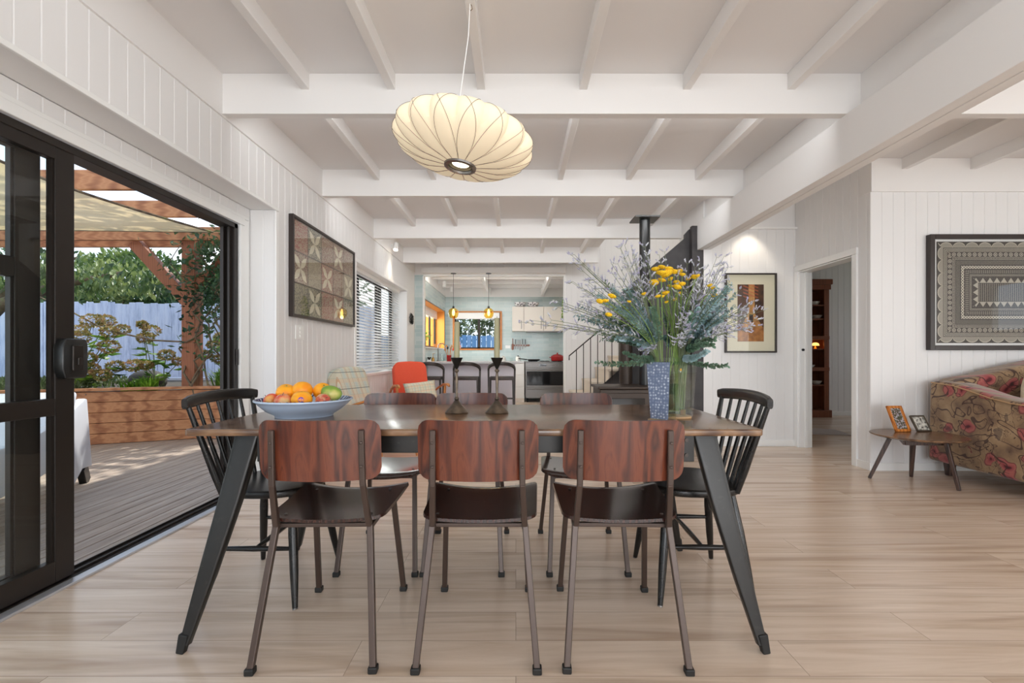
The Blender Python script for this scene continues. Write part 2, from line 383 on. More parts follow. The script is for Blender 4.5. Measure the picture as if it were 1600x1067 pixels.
# floor planks (run along X)
m = M['floor'] = mat('oak_plank_floor', srgb(196, 168, 140), .26, spec=.75)
v = coords(m)
br = N(m, 'ShaderNodeTexBrick'); br.offset = .37; br.inputs['Scale'].default_value = 1.0
br.inputs['Brick Width'].default_value = 1.5; br.inputs['Row Height'].default_value = .19; br.inputs['Mortar Size'].default_value = .0012
br.inputs['Color1'].default_value = (0, 0, 0, 1); br.inputs['Color2'].default_value = (1, 1, 1, 1); br.inputs['Mortar'].default_value = (.5, .5, .5, 1)
br.inputs['Bias'].default_value = 0.0
lk(m, v, br.inputs['Vector'])
v2n = N(m, 'ShaderNodeVectorMath'); v2n.operation = 'MULTIPLY_ADD'; v2n.inputs[1].default_value = (3.1, 7.7, 1.3)
lk(m, br.outputs[0], v2n.inputs[0]); lk(m, coords(m, (.9, 13, 1)), v2n.inputs[2])
n1 = N(m, 'ShaderNodeTexNoise', Scale=1.3, Detail=7.0, Roughness=.62, Distortion=.7); lk(m, v2n.outputs[0], n1.inputs['Vector'])
n2 = N(m, 'ShaderNodeTexNoise', Scale=.55, Detail=3.0, Distortion=1.5); lk(m, v2n.outputs[0], n2.inputs['Vector'])
c1 = ramp(m, n1.outputs[0], [(.25, srgb(206, 182, 158)), (.5, srgb(226, 206, 186)), (.75, srgb(240, 223, 206))])
c2 = mixc(m, mathn(m, 'MULTIPLY', br.outputs[0], .28), c1, srgb(192, 162, 136))
c3 = mixc(m, ramp(m, n2.outputs[0], [(.50, (0, 0, 0, 1)), (.70, (.55, .55, .55, 1))]), c2, srgb(158, 128, 104))
c4 = mixc(m, mathn(m, 'MULTIPLY', br.outputs[1], .55), c3, srgb(110, 84, 62))
lk(m, c4, bsdf(m).inputs['Base Color']); bump(m, mathn(m, 'ADD', mathn(m, 'MULTIPLY', n1.outputs[0], .2), mathn(m, 'MULTIPLY', br.outputs[1], -1)), .001, .3)
# weathered deck boards (run along Y)
m = M['deck'] = mat('weathered_deck', srgb(150, 136, 128), .75)
n1 = N(m, 'ShaderNodeTexNoise', Scale=1.6, Detail=8.0, Roughness=.65); lk(m, coords(m, (14, 1, 1)), n1.inputs['Vector'])
n2 = N(m, 'ShaderNodeTexNoise', Scale=.9, Detail=4.0); lk(m, coords(m), n2.inputs['Vector'])
c1 = ramp(m, n1.outputs[0], [(.3, srgb(124, 108, 96)), (.55, srgb(168, 152, 138)), (.8, srgb(200, 188, 174))])
lk(m, mixc(m, mathn(m, 'MULTIPLY', n2.outputs[0], .5), c1, srgb(160, 148, 136)), bsdf(m).inputs['Base Color']); bump(m, n1.outputs[0], .002, .4)
# grey fence paint with the sky's blue put into its colour
m = M['fence'] = mat('sky_tinted_grey_fence', srgb(186, 196, 220), .7)
n1 = N(m, 'ShaderNodeTexNoise', Scale=2.0, Detail=7.0, Roughness=.7); lk(m, coords(m, (6, 6, 1)), n1.inputs['Vector'])
lk(m, ramp(m, n1.outputs[0], [(.3, srgb(148, 160, 188)), (.5, srgb(188, 198, 222)), (.75, srgb(208, 214, 230))]), bsdf(m).inputs['Base Color'])
M['fence_blue'] = mat('blue_back_fence', srgb(112, 160, 214), .7)
M['soil'] = mat('dark_garden_soil', srgb(70, 62, 50), .95)
M['path'] = mat('pale_concrete_path', srgb(190, 194, 206), .8)
M['grass'] = mat('lawn', srgb(96, 116, 62), .9)
M['rock'] = mat('dark_rock', srgb(74, 70, 66), .8)
# shade cloth
M['sail'] = leafmat('cream_shade_cloth', [srgb(236, 224, 198), srgb(242, 232, 210)], trans=.6, rough=.8, sc=.8)
# pale blue wall tiles
def tilemat(name, axis):
    m = mat(name, srgb(196, 214, 216), .18)
    rot = {'y': (PI/2, 0, 0), 'x': (PI/2, 0, PI/2)}[axis]
    t = N(m, 'ShaderNodeTexCoord'); s = N(m, 'ShaderNodeSeparateXYZ'); cb = N(m, 'ShaderNodeCombineXYZ')
    lk(m, t.outputs['Object'], s.inputs[0]); lk(m, s.outputs[0 if axis == 'y' else 1], cb.inputs[0]); lk(m, s.outputs[2], cb.inputs[1])
    br = N(m, 'ShaderNodeTexBrick'); br.inputs['Scale'].default_value = 1; br.inputs['Brick Width'].default_value = .26; br.inputs['Row Height'].default_value = .072
    br.inputs['Mortar Size'].default_value = .003; br.inputs['Color1'].default_value = srgb(172, 190, 190); br.inputs['Color2'].default_value = srgb(194, 206, 204); br.inputs['Mortar'].default_value = srgb(208, 212, 208)
    lk(m, cb.outputs[0], br.inputs['Vector'])
    n = N(m, 'ShaderNodeTexNoise', Scale=9.0, Detail=3.0); lk(m, cb.outputs[0], n.inputs['Vector'])
    lk(m, mixc(m, mathn(m, 'MULTIPLY', n.outputs[0], .35), br.outputs[0], srgb(160, 182, 184)), bsdf(m).inputs['Base Color'])
    bump(m, mathn(m, 'ADD', mathn(m, 'MULTIPLY', br.outputs[1], -.6), n.outputs[0]), .003, .4)
    return m
M['tile_y'] = tilemat('blue_brick_tiles', 'y'); M['tile_x'] = tilemat('blue_brick_tiles_side', 'x')
# fabrics
def fabric(name, c, c2=None, sc=300, rough=.9):
    m = mat(name, c, rough, spec=.2); n1 = N(m, 'ShaderNodeTexNoise', Scale=float(sc), Detail=2.0); lk(m, coords(m), n1.inputs['Vector'])
    if c2: lk(m, ramp(m, n1.outputs[0], [(.35, c), (.65, c2)]), bsdf(m).inputs['Base Color'])
    bump(m, n1.outputs[0], .0015, .3); return m
M['red_fabric'] = fabric('coral_red_fabric', srgb(222, 84, 60), srgb(232, 98, 72))
M['rug'] = fabric('grey_rug_pile', srgb(176, 166, 162), srgb(196, 186, 182))
def plaid(name, base, lines, s=14.0):
    m = mat(name, base, .9, spec=.2); t = N(m, 'ShaderNodeTexCoord'); sx = N(m, 'ShaderNodeSeparateXYZ'); lk(m, t.outputs['Object'], sx.inputs[0])
    col = base; u = mathn(m, 'ADD', sx.outputs[0], mathn(m, 'MULTIPLY', sx.outputs[1], .6)); w = sx.outputs[2]
    for i, (ax, f, off, th, c) in enumerate(lines):
        src = u if ax == 0 else w
        fr = mathn(m, 'FRACT', mathn(m, 'ADD', mathn(m, 'MULTIPLY', src, f), off))
        col = mixc(m, mathn(m, 'MULTIPLY', mathn(m, 'LESS_THAN', fr, th), .6), col, c)
    lk(m, col, bsdf(m).inputs['Base Color']); return m
M['plaid'] = plaid('pale_plaid_wool', srgb(216, 212, 192), [(0, 7, 0, .30, srgb(188, 206, 204)), (1, 6, .3, .25, srgb(222, 204, 176)), (0, 7, .5, .06, srgb(196, 140, 96)), (1, 6, .7, .06, srgb(92, 104, 104)), (0, 14, .2, .05, srgb(120, 124, 118)), (1, 12, .1, .05, srgb(176, 190, 178))])
M['plaid_cushion'] = plaid('pale_plaid_cushion', srgb(222, 214, 190), [(0, 14, 0, .3, srgb(196, 210, 196)), (1, 13, .3, .25, srgb(228, 196, 160)), (0, 28, .5, .12, srgb(200, 160, 120)), (1, 26, .2, .1, srgb(160, 176, 170))])
# floral sofa velvet
m = M['floral'] = mat('floral_velvet', srgb(150, 124, 92), .8, spec=.2)
t = N(m, 'ShaderNodeTexCoord'); sx = N(m, 'ShaderNodeSeparateXYZ'); lk(m, t.outputs['Object'], sx.inputs[0]); cb = N(m, 'ShaderNodeCombineXYZ')
lk(m, mathn(m, 'ADD', sx.outputs[0], sx.outputs[1]), cb.inputs[0]); lk(m, sx.outputs[2], cb.inputs[1]); lk(m, mathn(m, 'MULTIPLY', sx.outputs[1], .3), cb.inputs[2])
nw = N(m, 'ShaderNodeTexNoise', Scale=5.0, Detail=2.0); lk(m, cb.outputs[0], nw.inputs['Vector'])
wv = N(m, 'ShaderNodeVectorMath'); wv.operation = 'MULTIPLY_ADD'; wv.inputs[1].default_value = (.22, .22, .22); lk(m, nw.outputs[1], wv.inputs[0]); lk(m, cb.outputs[0], wv.inputs[2])
n1 = N(m, 'ShaderNodeTexNoise', Scale=7.0, Detail=5.0); lk(m, cb.outputs[0], n1.inputs['Vector'])
base = ramp(m, n1.outputs[0], [(.3, srgb(104, 80, 64)), (.5, srgb(150, 122, 92)), (.7, srgb(178, 150, 116))])
vf = N(m, 'ShaderNodeTexVoronoi', Scale=6.6); lk(m, wv.outputs[0], vf.inputs['Vector'])
fl = ramp(m, vf.outputs['Distance'], [(.0, srgb(52, 26, 30)), (.10, srgb(96, 34, 40)), (.16, srgb(156, 72, 74)), (.34, srgb(176, 100, 92)), (.40, srgb(120, 64, 60))])
sel = mathn(m, 'GREATER_THAN', N(m, 'ShaderNodeSeparateColor').outputs[0], .5)
sc_ = m.node_tree.nodes[-1] if False else None
sepc = N(m, 'ShaderNodeSeparateColor'); lk(m, vf.outputs['Color'], sepc.inputs[0])
sel = mathn(m, 'MULTIPLY', mathn(m, 'GREATER_THAN', sepc.outputs[0], .48), mathn(m, 'LESS_THAN', vf.outputs['Distance'], .42))
c = mixc(m, sel, base, fl)
vn = N(m, 'ShaderNodeTexNoise', Scale=4.6, Detail=1.0, Distortion=1.2); lk(m, cb.outputs[0], vn.inputs['Vector'])
line = mathn(m, 'LESS_THAN', mathn(m, 'ABSOLUTE', mathn(m, 'SUBTRACT', vn.outputs[0], .5)), .013)
vn2 = N(m, 'ShaderNodeTexNoise', Scale=9.5, Detail=1.0, Distortion=2.0); lk(m, cb.outputs[0], vn2.inputs['Vector'])
gate = mathn(m, 'GREATER_THAN', vn.outputs[0], .52)
line2 = mathn(m, 'MULTIPLY', gate, mathn(m, 'LESS_THAN', mathn(m, 'ABSOLUTE', mathn(m, 'SUBTRACT', vn2.outputs[0], .56)), .012))
c = mixc(m, mathn(m, 'MULTIPLY', mathn(m, 'MAXIMUM', line, line2), .85), c, srgb(62, 38, 36))
vk = N(m, 'ShaderNodeTexVoronoi', Scale=8.5); lk(m, wv.outputs[0], vk.inputs['Vector']); sk = N(m, 'ShaderNodeSeparateColor'); lk(m, vk.outputs['Color'], sk.inputs[0])
pick = mathn(m, 'GREATER_THAN', sk.outputs[1], .62)
ring = mathn(m, 'MULTIPLY', mathn(m, 'GREATER_THAN', vk.outputs['Distance'], .26), mathn(m, 'LESS_THAN', vk.outputs['Distance'], .31))
dots = N(m, 'ShaderNodeTexVoronoi', Scale=70.0); lk(m, cb.outputs[0], dots.inputs['Vector'])
fill = mathn(m, 'MULTIPLY', mathn(m, 'LESS_THAN', vk.outputs['Distance'], .24), mathn(m, 'LESS_THAN', dots.outputs['Distance'], .38))
c = mixc(m, mathn(m, 'MULTIPLY', mathn(m, 'MULTIPLY', mathn(m, 'MAXIMUM', ring, fill), pick), .75), c, srgb(58, 36, 36))
dk = mathn(m, 'MULTIPLY', mathn(m, 'GREATER_THAN', n1.outputs[0], .66), .6); c = mixc(m, dk, c, srgb(66, 50, 52))
lk(m, c, bsdf(m).inputs['Base Color']); m.node_tree.nodes['Principled BSDF'].inputs['Sheen Weight'].default_value = .3
M['sofacushion'] = fabric('cream_cushion', srgb(206, 192, 168), srgb(220, 206, 182), 120)
M['olive'] = fabric('olive_velvet', srgb(126, 122, 58), srgb(150, 146, 76), 60)
# vase pattern: pale blue paper with small white motif
m = M['bluepattern'] = mat('blue_patterned_paper', srgb(110, 130, 164), .35)
t = N(m, 'ShaderNodeTexCoord'); sx = N(m, 'ShaderNodeSeparateXYZ'); lk(m, t.outputs['Object'], sx.inputs[0]); cb = N(m, 'ShaderNodeCombineXYZ')
lk(m, mathn(m, 'ADD', sx.outputs[0], sx.outputs[1]), cb.inputs[0]); lk(m, sx.outputs[2], cb.inputs[1])
vd = N(m, 'ShaderNodeTexVoronoi', Scale=88.0); vd.inputs['Randomness'].default_value = .45; lk(m, cb.outputs[0], vd.inputs['Vector'])
lk(m, ramp(m, vd.outputs['Distance'], [(.12, srgb(206, 212, 222)), (.36, srgb(124, 134, 156)), (.6, srgb(98, 110, 136))]), bsdf(m).inputs['Base Color'])

# ================================================================ THE ROOM
XL, XD = -1.84, -2.04           # inner face of the left wall, plane of the sliding door
ZB, ZC = 2.534, 2.785           # underside of the beams, ceiling
def grooved(mb, axis, plane, u0, u1, z0, z1, nrm, thick=.1, pitch=.102, off=0.0):
    """wall slab with V-grooved boards; axis 'x': boards advance along X (plane is Y); 'y': along Y (plane is X). nrm = sign of the face normal"""
    pts = [(u0, plane)]
    k = math.ceil((u0-off)/pitch+.02)
    while off+k*pitch < u1-.006:
        u = off+k*pitch
        if u > u0+.006: pts += [(u-.004, plane), (u, plane-nrm*.004), (u+.004, plane)]
        k += 1
    pts += [(u1, plane), (u1, plane-nrm*thick), (u0, plane-nrm*thick)]
    poly = pts if axis == 'x' else [(p[1], p[0]) for p in pts]
    mb.prism(poly, 'z', z0, z1)
def S(name, mb, m, smooth=None): return struct(mb.build(name, m, smooth=smooth))

S('floor', MB().box(-1.985, 7.6, -3.6, 11.4, -.12, 0), M['floor'])
mb = MB(); mb.box(-2.1, 7.6, -3.6, 6.15, ZC, ZC+.12); mb.box(-2.1, 1.34, 6.15, 8.7, ZC, ZC+.12); mb.box(3.3, 7.6, 6.15, 8.7, ZC, ZC+.12)
S('ceiling', mb, M['ceil'])
S('ceiling_stairwell', MB().box(1.24, 3.4, 6.1, 8.8, 4.0, 4.1), M['ceil'])
S('ceiling_kitchen', MB().box(-2.1, 1.4, 8.7, 11.5, 2.66, 2.76), M['ceil'])
# left wall
mb = MB()
grooved(mb, 'y', XL, -1.6, 3.64, 2.147, ZC, 1, .2)
grooved(mb, 'y', XD, -1.59, 3.63, 2.03, 2.144, 1, .09)
grooved(mb, 'y', XL, -3.5, -1.6, 0, ZC, 1, .3)
grooved(mb, 'y', XL, 3.64, 5.437, 0, ZC, 1, .3)
grooved(mb, 'y', XL, 5.437, 7.954, 0, .80, 1, .3)
grooved(mb, 'y', XL, 5.437, 7.954, 2.11, ZC, 1, .3)
grooved(mb, 'y', XL, 7.954, 8.61, 0, ZC, 1, .3)
grooved(mb, 'x', 3.634, XD+.005, XL-.002, 0, 2.145, -1, .02)
mb.box(-2.14, XD-.006, 3.49, 3.7, 0, 2.2)
mb.box(-2.14, XD-.006, -1.7, -1.61, 0, 2.2)
S('wall_left', mb, M['wall'])
# rear wall with its wide window opening (behind the camera)
mb = MB(); grooved(mb, 'x', -3.5, -2.1, -1.45, 0, ZC, 1); grooved(mb, 'x', -3.5, 3.25, 7.6, 0, ZC, 1); grooved(mb, 'x', -3.5, -1.45, 3.25, 0, .3, 1); grooved(mb, 'x', -3.5, -1.45, 3.25, 2.6, ZC, 1)
S('wall_rear', mb, M['wall'])
mb = MB(); grooved(mb, 'y', 7.5, -3.5, .92, 0, ZC, -1); grooved(mb, 'y', 7.5, 2.75, 4.3, 0, ZC, -1); grooved(mb, 'y', 7.5, .92, 2.75, 0, 1.42, -1); grooved(mb, 'y', 7.5, .92, 2.75, 2.12, ZC, -1)
S('wall_lounge_side', mb, M['wall'])
# lounge wall, doorway return, picture wall
mb = MB(); grooved(mb, 'x', 4.234, 3.172, 7.6, 0, 2.49, -1, .12, off=3.17)
S('wall_lounge', mb, M['wall'])
S('trim_1', MB().box(3.166, 7.5, 4.216, 4.36, 2.488, ZC, .003), M['beam'])
mb = MB(); grooved(mb, 'y', 3.17, 4.24, 4.447, 0, ZC, -1, .13); grooved(mb, 'y', 3.17, 4.447, 5.30, 1.97, ZC, -1, .13); grooved(mb, 'y', 3.17, 5.30, 5.37, 0, ZC, -1, .13)
S('wall_doorway', mb, M['wall'])
mb = MB(); grooved(mb, 'x', 5.37, 2.13, 3.30, 0, 2.46, -1, .1, off=2.13)
mb.box(2.13, 3.3, 5.38, 5.47, 2.46, ZC); mb.box(2.13, 2.2, 5.47, 6.15, 0, ZC)
S('wall_picture', mb, M['wall'])
S('trim_2', MB().box(2.2, 3.17, 5.33, 5.385, 2.455, 2.475), M['trim'])
# stair wall and kitchen partition
mb = MB()
grooved(mb, 'x', 8.61, .89, 7.6, 0, 4.0, -1, .1)
grooved(mb, 'x', 8.61, XL, .89, 2.49, ZC, -1, .1)
mb.box(1.24, 1.345, 6.158, 8.60, ZC-.003, 4.0); mb.box(1.345, 3.195, 6.05, 6.156, ZC-.003, 4.0); mb.box(2.2, 3.19, 6.05, 6.152, 0, ZC-.01)
S('wall_stair', mb, M['wall'])
mb = MB(); grooved(mb, 'y', 3.30, 5.47, 8.61, 0, 4.0, 1, .1)
S('wall_back_room_side', mb, M['cream'])
mb = MB(); grooved(mb, 'x', 8.1, 3.3, 7.6, 0, ZC, -1, .1)
S('wall_back_room', mb, M['wall'])
mb = MB(); mb.box(7.5, 7.6, 4.302, 6.1, 0, ZC); mb.box(7.5, 7.6, 7.3, 8.7, 0, ZC); mb.box(7.5, 7.6, 6.1, 7.3, 0, 1.0); mb.box(7.5, 7.6, 6.1, 7.3, 2.2, ZC)
S('wall_back_room_end', mb, M['wall'])
# kitchen walls (tiled)
KX, KY = -1.68, 11.3
mb = MB(); mb.box(-2.1, KX, 8.61, 8.72, 0, 2.49); mb.box(-2.1, KX, 8.72, 11.12, 0, 1.18); mb.box(-2.1, KX, 8.72, 11.12, 2.055, 2.42); mb.box(-2.1, KX, 11.12, KY+.1, 0, 2.42)
S('wall_kitchen_left', mb, M['tile_x'])
S('wall_kitchen_pillar', MB().box(XL+.001, KX+.002, 8.604, 8.612, 0, 2.47), M['tile_y'])
S('wall_kitchen_upper', MB().box(-2.1, KX+.01, 8.72, KY+.1, 2.42, 2.7).box(KX, 1.25, KY-.02, KY+.1, 2.42, 2.7), M['beam'])
mb = MB(); wx0, wx1 = -1.475, -.36
mb.box(KX, wx0, KY, KY+.1, 0, 2.42); mb.box(wx0, wx1, KY, KY+.1, 0, 1.18); mb.box(wx0, wx1, KY, KY+.1, 2.06, 2.42); mb.box(wx1, 1.3, KY, KY+.1, 0, 2.42)
S('wall_kitchen_back', mb, M['tile_y'])
S('wall_kitchen_right', MB().box(1.2, 1.3, 8.71, KY, 0, 2.66), M['wall'])
# opening trim into the kitchen
mb = MB(); mb.box(.872, .912, 8.59, 8.73, 0, 2.49, .003); mb.box(KX, .89, 8.595, 8.72, 2.47, 2.50, .003); mb.box(KX-.012, KX+.012, 8.60, 8.73, 0, 2.47)
S('trim_3', mb, M['trim'])

# ---- ceiling timbers
for i, Y in enumerate((-.15, 1.40, 2.949, 4.474, 6.084, 7.689)):
    x1 = 2.15 if i != 5 else 1.34
    mb = MB().box(XL+.012, x1, Y, Y+.062, ZB, ZC, .002)
    struct(mb.build('ceiling_beam', M['beam']), 'white painted cross beam under the ceiling', None)
for Y in (1.40, 2.949, 4.474, 6.084):
    struct(MB().box(-1.65, 1.95, Y+.0621, Y+.083, 2.555, 2.645, .003).build('added_fill_housing', M['beam']))  # boxes for the added beam fill strips, hidden from the camera
for Y in (-.15, 1.40, 2.949):
    struct(MB().box(2.205, 7.5, Y, Y+.062, ZB, ZC, .002).build('ceiling_beam', M['beam']))
for X in (-1.31, -.775, -.215, .42, 1.065, 1.715):
    y1 = 8.6 if X < 1.3 else 6.05
    struct(MB().box(X-.024, X+.024, -3.5, y1, 2.684, ZC, .002).build('ceiling_joist', M['beam']))
for X in (2.85, 3.46, 4.07, 4.68, 5.3, 5.9, 6.5):
    struct(MB().box(X-.024, X+.024, -3.5, 4.22, 2.684, ZC, .002).build('ceiling_joist', M['beam']))
S('ledger_beam', MB().box(2.15, 2.205, -3.5, 6.1, ZB, ZC, .002), M['beam'])
mb = MB().box(2.06, 2.131, -3.5, 5.54, 2.225, ZB, .003).box(2.137, 2.205, -3.5, 5.36, 2.225, ZB, .003).box(2.07, 2.2, -3.5, 5.3, 2.235, ZB-.005)
S('main_beam', mb, M['beam'])
S('trim_4', MB().box(XL, XL+.012, -3.5, 8.6, ZB-.012, ZC), M['beam'])
# kitchen ceiling timbers
for X in (-.62, .63):
    struct(MB().box(X-.03, X+.03, 8.72, KY, 2.44, 2.66, .002).build('ceiling_beam', M['beam']))
for Y in (8.95, 9.55, 10.15, 10.75):
    struct(MB().box(KX, 1.2, Y-.02, Y+.03, 2.56, 2.66, .002).build('ceiling_joist', M['beam']))

# ---- skirtings
def skirt(n, x0, x1, y0, y1): S(n, MB().box(x0, x1, y0, y1, 0, .07, .003), M['trim'])
skirt('baseboard_left', XL, XL+.012, 3.66, 8.6)
skirt('baseboard_lounge', 3.17, 7.5, 4.22, 4.234)
skirt('baseboard_picture', 2.14, 3.165, 5.356, 5.37)
skirt('baseboard_pier', 3.156, 3.17, 4.222, 4.40)
skirt('baseboard_stair', .915, 2.2, 8.596, 8.61)
skirt('baseboard_back_room', 3.4, 7.5, 8.086, 8.1)
# ---- doorway to the back room
mb = MB()
mb.box(3.15, 3.172, 5.30, 5.362, 0, 1.968, .003); mb.box(3.15, 3.172, 4.385, 4.447, 0, 1.968, .003); mb.box(3.148, 3.173, 4.383, 5.364, 1.969, 2.03, .003)
mb.box(3.165, 3.306, 5.283, 5.303, 0, 1.953, .002); mb.box(3.165, 3.306, 4.444, 4.462, 0, 1.953, .002); mb.box(3.164, 3.307, 4.444, 5.303, 1.954, 1.966, .002)
mb.box(3.225, 3.25, 5.27, 5.285, 0, 1.955, .001)
fr_ = struct(mb.build('door_frame', M['trim']), 'white architrave and jambs of the doorway beside the lounge wall')
MB().tube([(3.2, 5.268, 1.09), (3.2, 5.285, 1.09)], .014, 14).build('latch_hole', M['black'], fr_, 40)

# ---- sliding door (bronze aluminium)
d = struct(empty('door_1', (0, 0, 0)), 'dark bronze sliding glass door open onto the deck')
mb = MB()
mb.box(-2.14, XD, -1.6, 3.476, 1.955, 1.992, .003); mb.box(-2.14, XD, 3.435, 3.476, 0, 1.99, .003); mb.box(-2.14, XD, -1.6, -1.55, 0, 1.99, .003)
mb.box(-2.125, -2.10, 3.40, 3.436, .01, 1.96, .002); mb.box(-2.075, -2.06, 3.405, 3.436, .01, 1.96, .002)
mb.box(-2.14, XD, -1.6, 3.476, -.02, .012, .002); mb.box(-2.068, -2.062, -1.55, 3.43, .01, .024); mb.box(-2.118, -2.112, -1.55, 3.43, .01, .024)
mb.build('outer_frame', M['alu'], d)
MB().box(-2.04, -1.986, -1.6, 3.53, -.02, .008, .002).box(-2.0, -1.984, -1.6, 3.53, 0, .012, .002).build('threshold', M['alu_silver'], d)
def panel(name, x0, x1, y0, y1, rail, rw, stile=.092):
    p = empty(name, (0, 0, 0)); p.parent = d
    mb = MB(); mb.box(x0, x1, y1-stile, y1, .02, 1.958, .003); mb.box(x0, x1, y0, y0+stile, .02, 1.958, .003)
    mb.box(x0, x1, y0+stile, y1-stile, .02, .115, .003); mb.box(x0, x1, y0+stile, y1-stile, 1.90, 1.958, .003); mb.box(x0, x1, y0+stile, y1-stile, rail-rw/2, rail+rw/2, .003)
    mb.box(x0+.008, x1-.008, y1-stile-.01, y1-stile, .1, 1.91); mb.build('panel_frame', M['alu'], p)
    xm = (x0+x1)/2
    MB().box(xm-.003, xm+.003, y0+stile, y1-stile, .11, 1.905).build('pane', M['glass'], p)
    return p
panel('sliding_panel', -2.085, -2.045, .55, 2.195, .80, .075)
panel('fixed_panel', -2.132, -2.094, .35, 2.087, 1.40, .085, .108)
panel('fixed_panel', -2.132, -2.094, -1.55, .46, 1.40, .085, .108)
mb = MB(); mb.prism([(2.105, .925), (2.205, .925), (2.215, .95), (2.215, 1.085), (2.205, 1.105), (2.105, 1.105), (2.09, 1.06), (2.09, .97)], 'x', -2.046, -1.998, .008, 3)
hd = mb.build('door_handle', M['black'], d, 40)
MB().box(-2.0, -1.990, 2.13, 2.185, .96, 1.075, .005, 3).build('grip_plate', M['alu'], hd); MB().box(-1.992, -1.984, 2.15, 2.168, .985, 1.02, .003).build('lock_snib', M['alu'], hd)
MB().box(-2.035, -2.030, 3.44, 3.47, .96, 1.075, .002).box(-2.04, -2.0285, 3.448, 3.462, .98, 1.0).box(-2.04, -2.0285, 3.448, 3.462, 1.03, 1.05).build('strike_plate', M['alu'], d)
# white timber trim around it
mb = MB(); mb.box(XD, XD+.02, 3.478, 3.535, 0, 1.992, .004); mb.box(XD, XD+.021, -1.59, 3.535, 1.994, 2.045, .004); mb.box(XD, XD+.012, 3.537, 3.60, 0, 2.045, .003); mb.box(XD, XD+.013, -1.59, 3.602, 2.047, 2.07, .003)
S('trim_5', mb, M['trim'])
mb = MB(); mb.box(XL-.006, XL+.008, 3.622, 3.668, 0, 2.138, .003); mb.box(XL-.008, XL+.009, -1.59, 3.670, 2.14, 2.165, .003)
S('trim_6', mb, M['trim'])

# ---- window with venetian blind
w1 = struct(empty('window_1'), 'white framed window in the left wall behind the venetian blind')
mb = MB(); mb.box(-2.144, XL+.012, 5.39, 5.442, .77, 2.103, .003); mb.box(-2.144, XL+.012, 7.948, 7.99, .77, 2.103, .003); mb.box(-2.146, XL+.014, 5.39, 7.99, 2.105, 2.145, .003); mb.box(-2.148, XL+.03, 5.38, 8.0, .775, .808, .004)
mb.build('window_reveal', M['trim'], w1)
mb = MB()
for y in (5.437, 6.25, 7.10, 7.914): mb.box(-2.12, -2.08, y, y+.04, .805, 2.11, .002)
mb.box(-2.12, -2.08, 5.437, 7.954, .805, .85, .002); mb.box(-2.12, -2.08, 5.437, 7.954, 2.07, 2.11, .002)
mb.box(-2.135, -2.09, 6.0, 6.09, .85, 2.07, .002); mb.box(-2.135, -2.09, 7.25, 7.36, .85, 2.07)
mb.build('window_frame', M['alu'], w1); MB().box(-2.102, -2.098, 5.47, 7.92, .84, 2.08).build('pane', M['glass'], w1)
bl = empty('venetian_blind', (-1.955, 6.66, .82)); tag(bl, 'white venetian blind lowered in the left wall window', 'blind')
MB().box(-.03, .03, -1.21, 1.21, 1.235, 1.29, .004).build('headrail', M['trim'], bl)
mb = MB()
for k in range(31):
    z = .03+k*.0395; mb.bar((0, -1.20, z), (0, 1.20, z), .048, .0025, up=(.75, 0, 1))
mb.build('slats', M['trim'], bl)
MB().box(-.025, .025, -1.20, 1.20, 0, .016, .003).build('bottom_rail', M['trim'], bl)
for y in (-.95, -.3, .35, 1.0): MB().tube([(.027, y, .01), (.027, y, 1.24)], .0015, 5).build('ladder_cord', M['trim'], bl)
MB().tube([(.035, 1.12, .35), (.035, 1.12, 1.24)], .002, 6).lathe([(0, 0), (.008, .005), (.005, .04), (0, .045)], (.035, 1.12, .31), 10).build('pull_cord', M['trim'], bl)

# ---- kitchen windows
w2 = struct(empty('window_2'), 'kitchen side window with orange painted reveal')
mb = MB(); mb.box(-2.11, KX+.004, 11.10, 11.122, 1.17, 2.044); mb.box(-2.11, KX+.004, 8.718, 8.735, 1.17, 2.044); mb.box(-2.11, KX+.005, 8.718, 11.122, 2.045, 2.06); mb.build('reveal', M['orange_paint'], w2)
MB().box(-2.12, KX+.02, 8.72, 11.12, 1.165, 1.19, .003).build('sill', M['trim'], w2)
mb = MB()
for y in (8.74, 9.85, 10.40, 11.05): mb.box(-1.92, -1.88, y, y+.05, 1.19, 2.045, .002)
mb.box(-1.92, -1.88, 8.74, 11.1, 1.19, 1.235, .002); mb.box(-1.92, -1.88, 8.74, 11.1, 2.0, 2.044, .002); mb.box(KX, KX+.012, 8.70, 8.722, 1.16, 2.08); mb.box(KX, KX+.012, 11.118, 11.135, 1.16, 2.08); mb.box(KX, KX+.012, 8.70, 11.135, 2.055, 2.07)
mb.build('window_frame', M['alu'], w2); MB().box(-1.903, -1.899, 8.78, 11.06, 1.22, 2.02).build('pane', M['glass'], w2)
w3 = struct(empty('window_3'), 'kitchen back window with orange timber frame')
mb = MB(); mb.box(wx0-.03, wx0+.012, KY-.02, KY+.1, 1.155, 2.08, .003); mb.box(wx1-.012, wx1+.03, KY-.02, KY+.1, 1.155, 2.08, .003); mb.box(wx0, wx1, KY-.02, KY+.1, 2.05, 2.08, .003); mb.box(wx0-.03, wx1+.03, KY-.03, KY+.1, 1.155, 1.185, .003)
mb.build('architrave', M['orange_wood'], w3)
mb = MB(); mb.box(wx0+.012, wx0+.05, KY+.05, KY+.09, 1.185, 2.05); mb.box(wx1-.05, wx1-.012, KY+.05, KY+.09, 1.185, 2.05); xm = -.885; mb.box(xm-.03, xm+.03, KY+.05, KY+.09, 1.185, 2.05); mb.box(wx0, wx1, KY+.05, KY+.09, 1.185, 1.22); mb.box(wx0, wx1, KY+.05, KY+.09, 2.0, 2.05)
mb.build('window_frame', M['alu'], w3); MB().box(wx0+.02, wx1-.02, KY+.068, KY+.072, 1.2, 2.02).build('pane', M['glass'], w3)
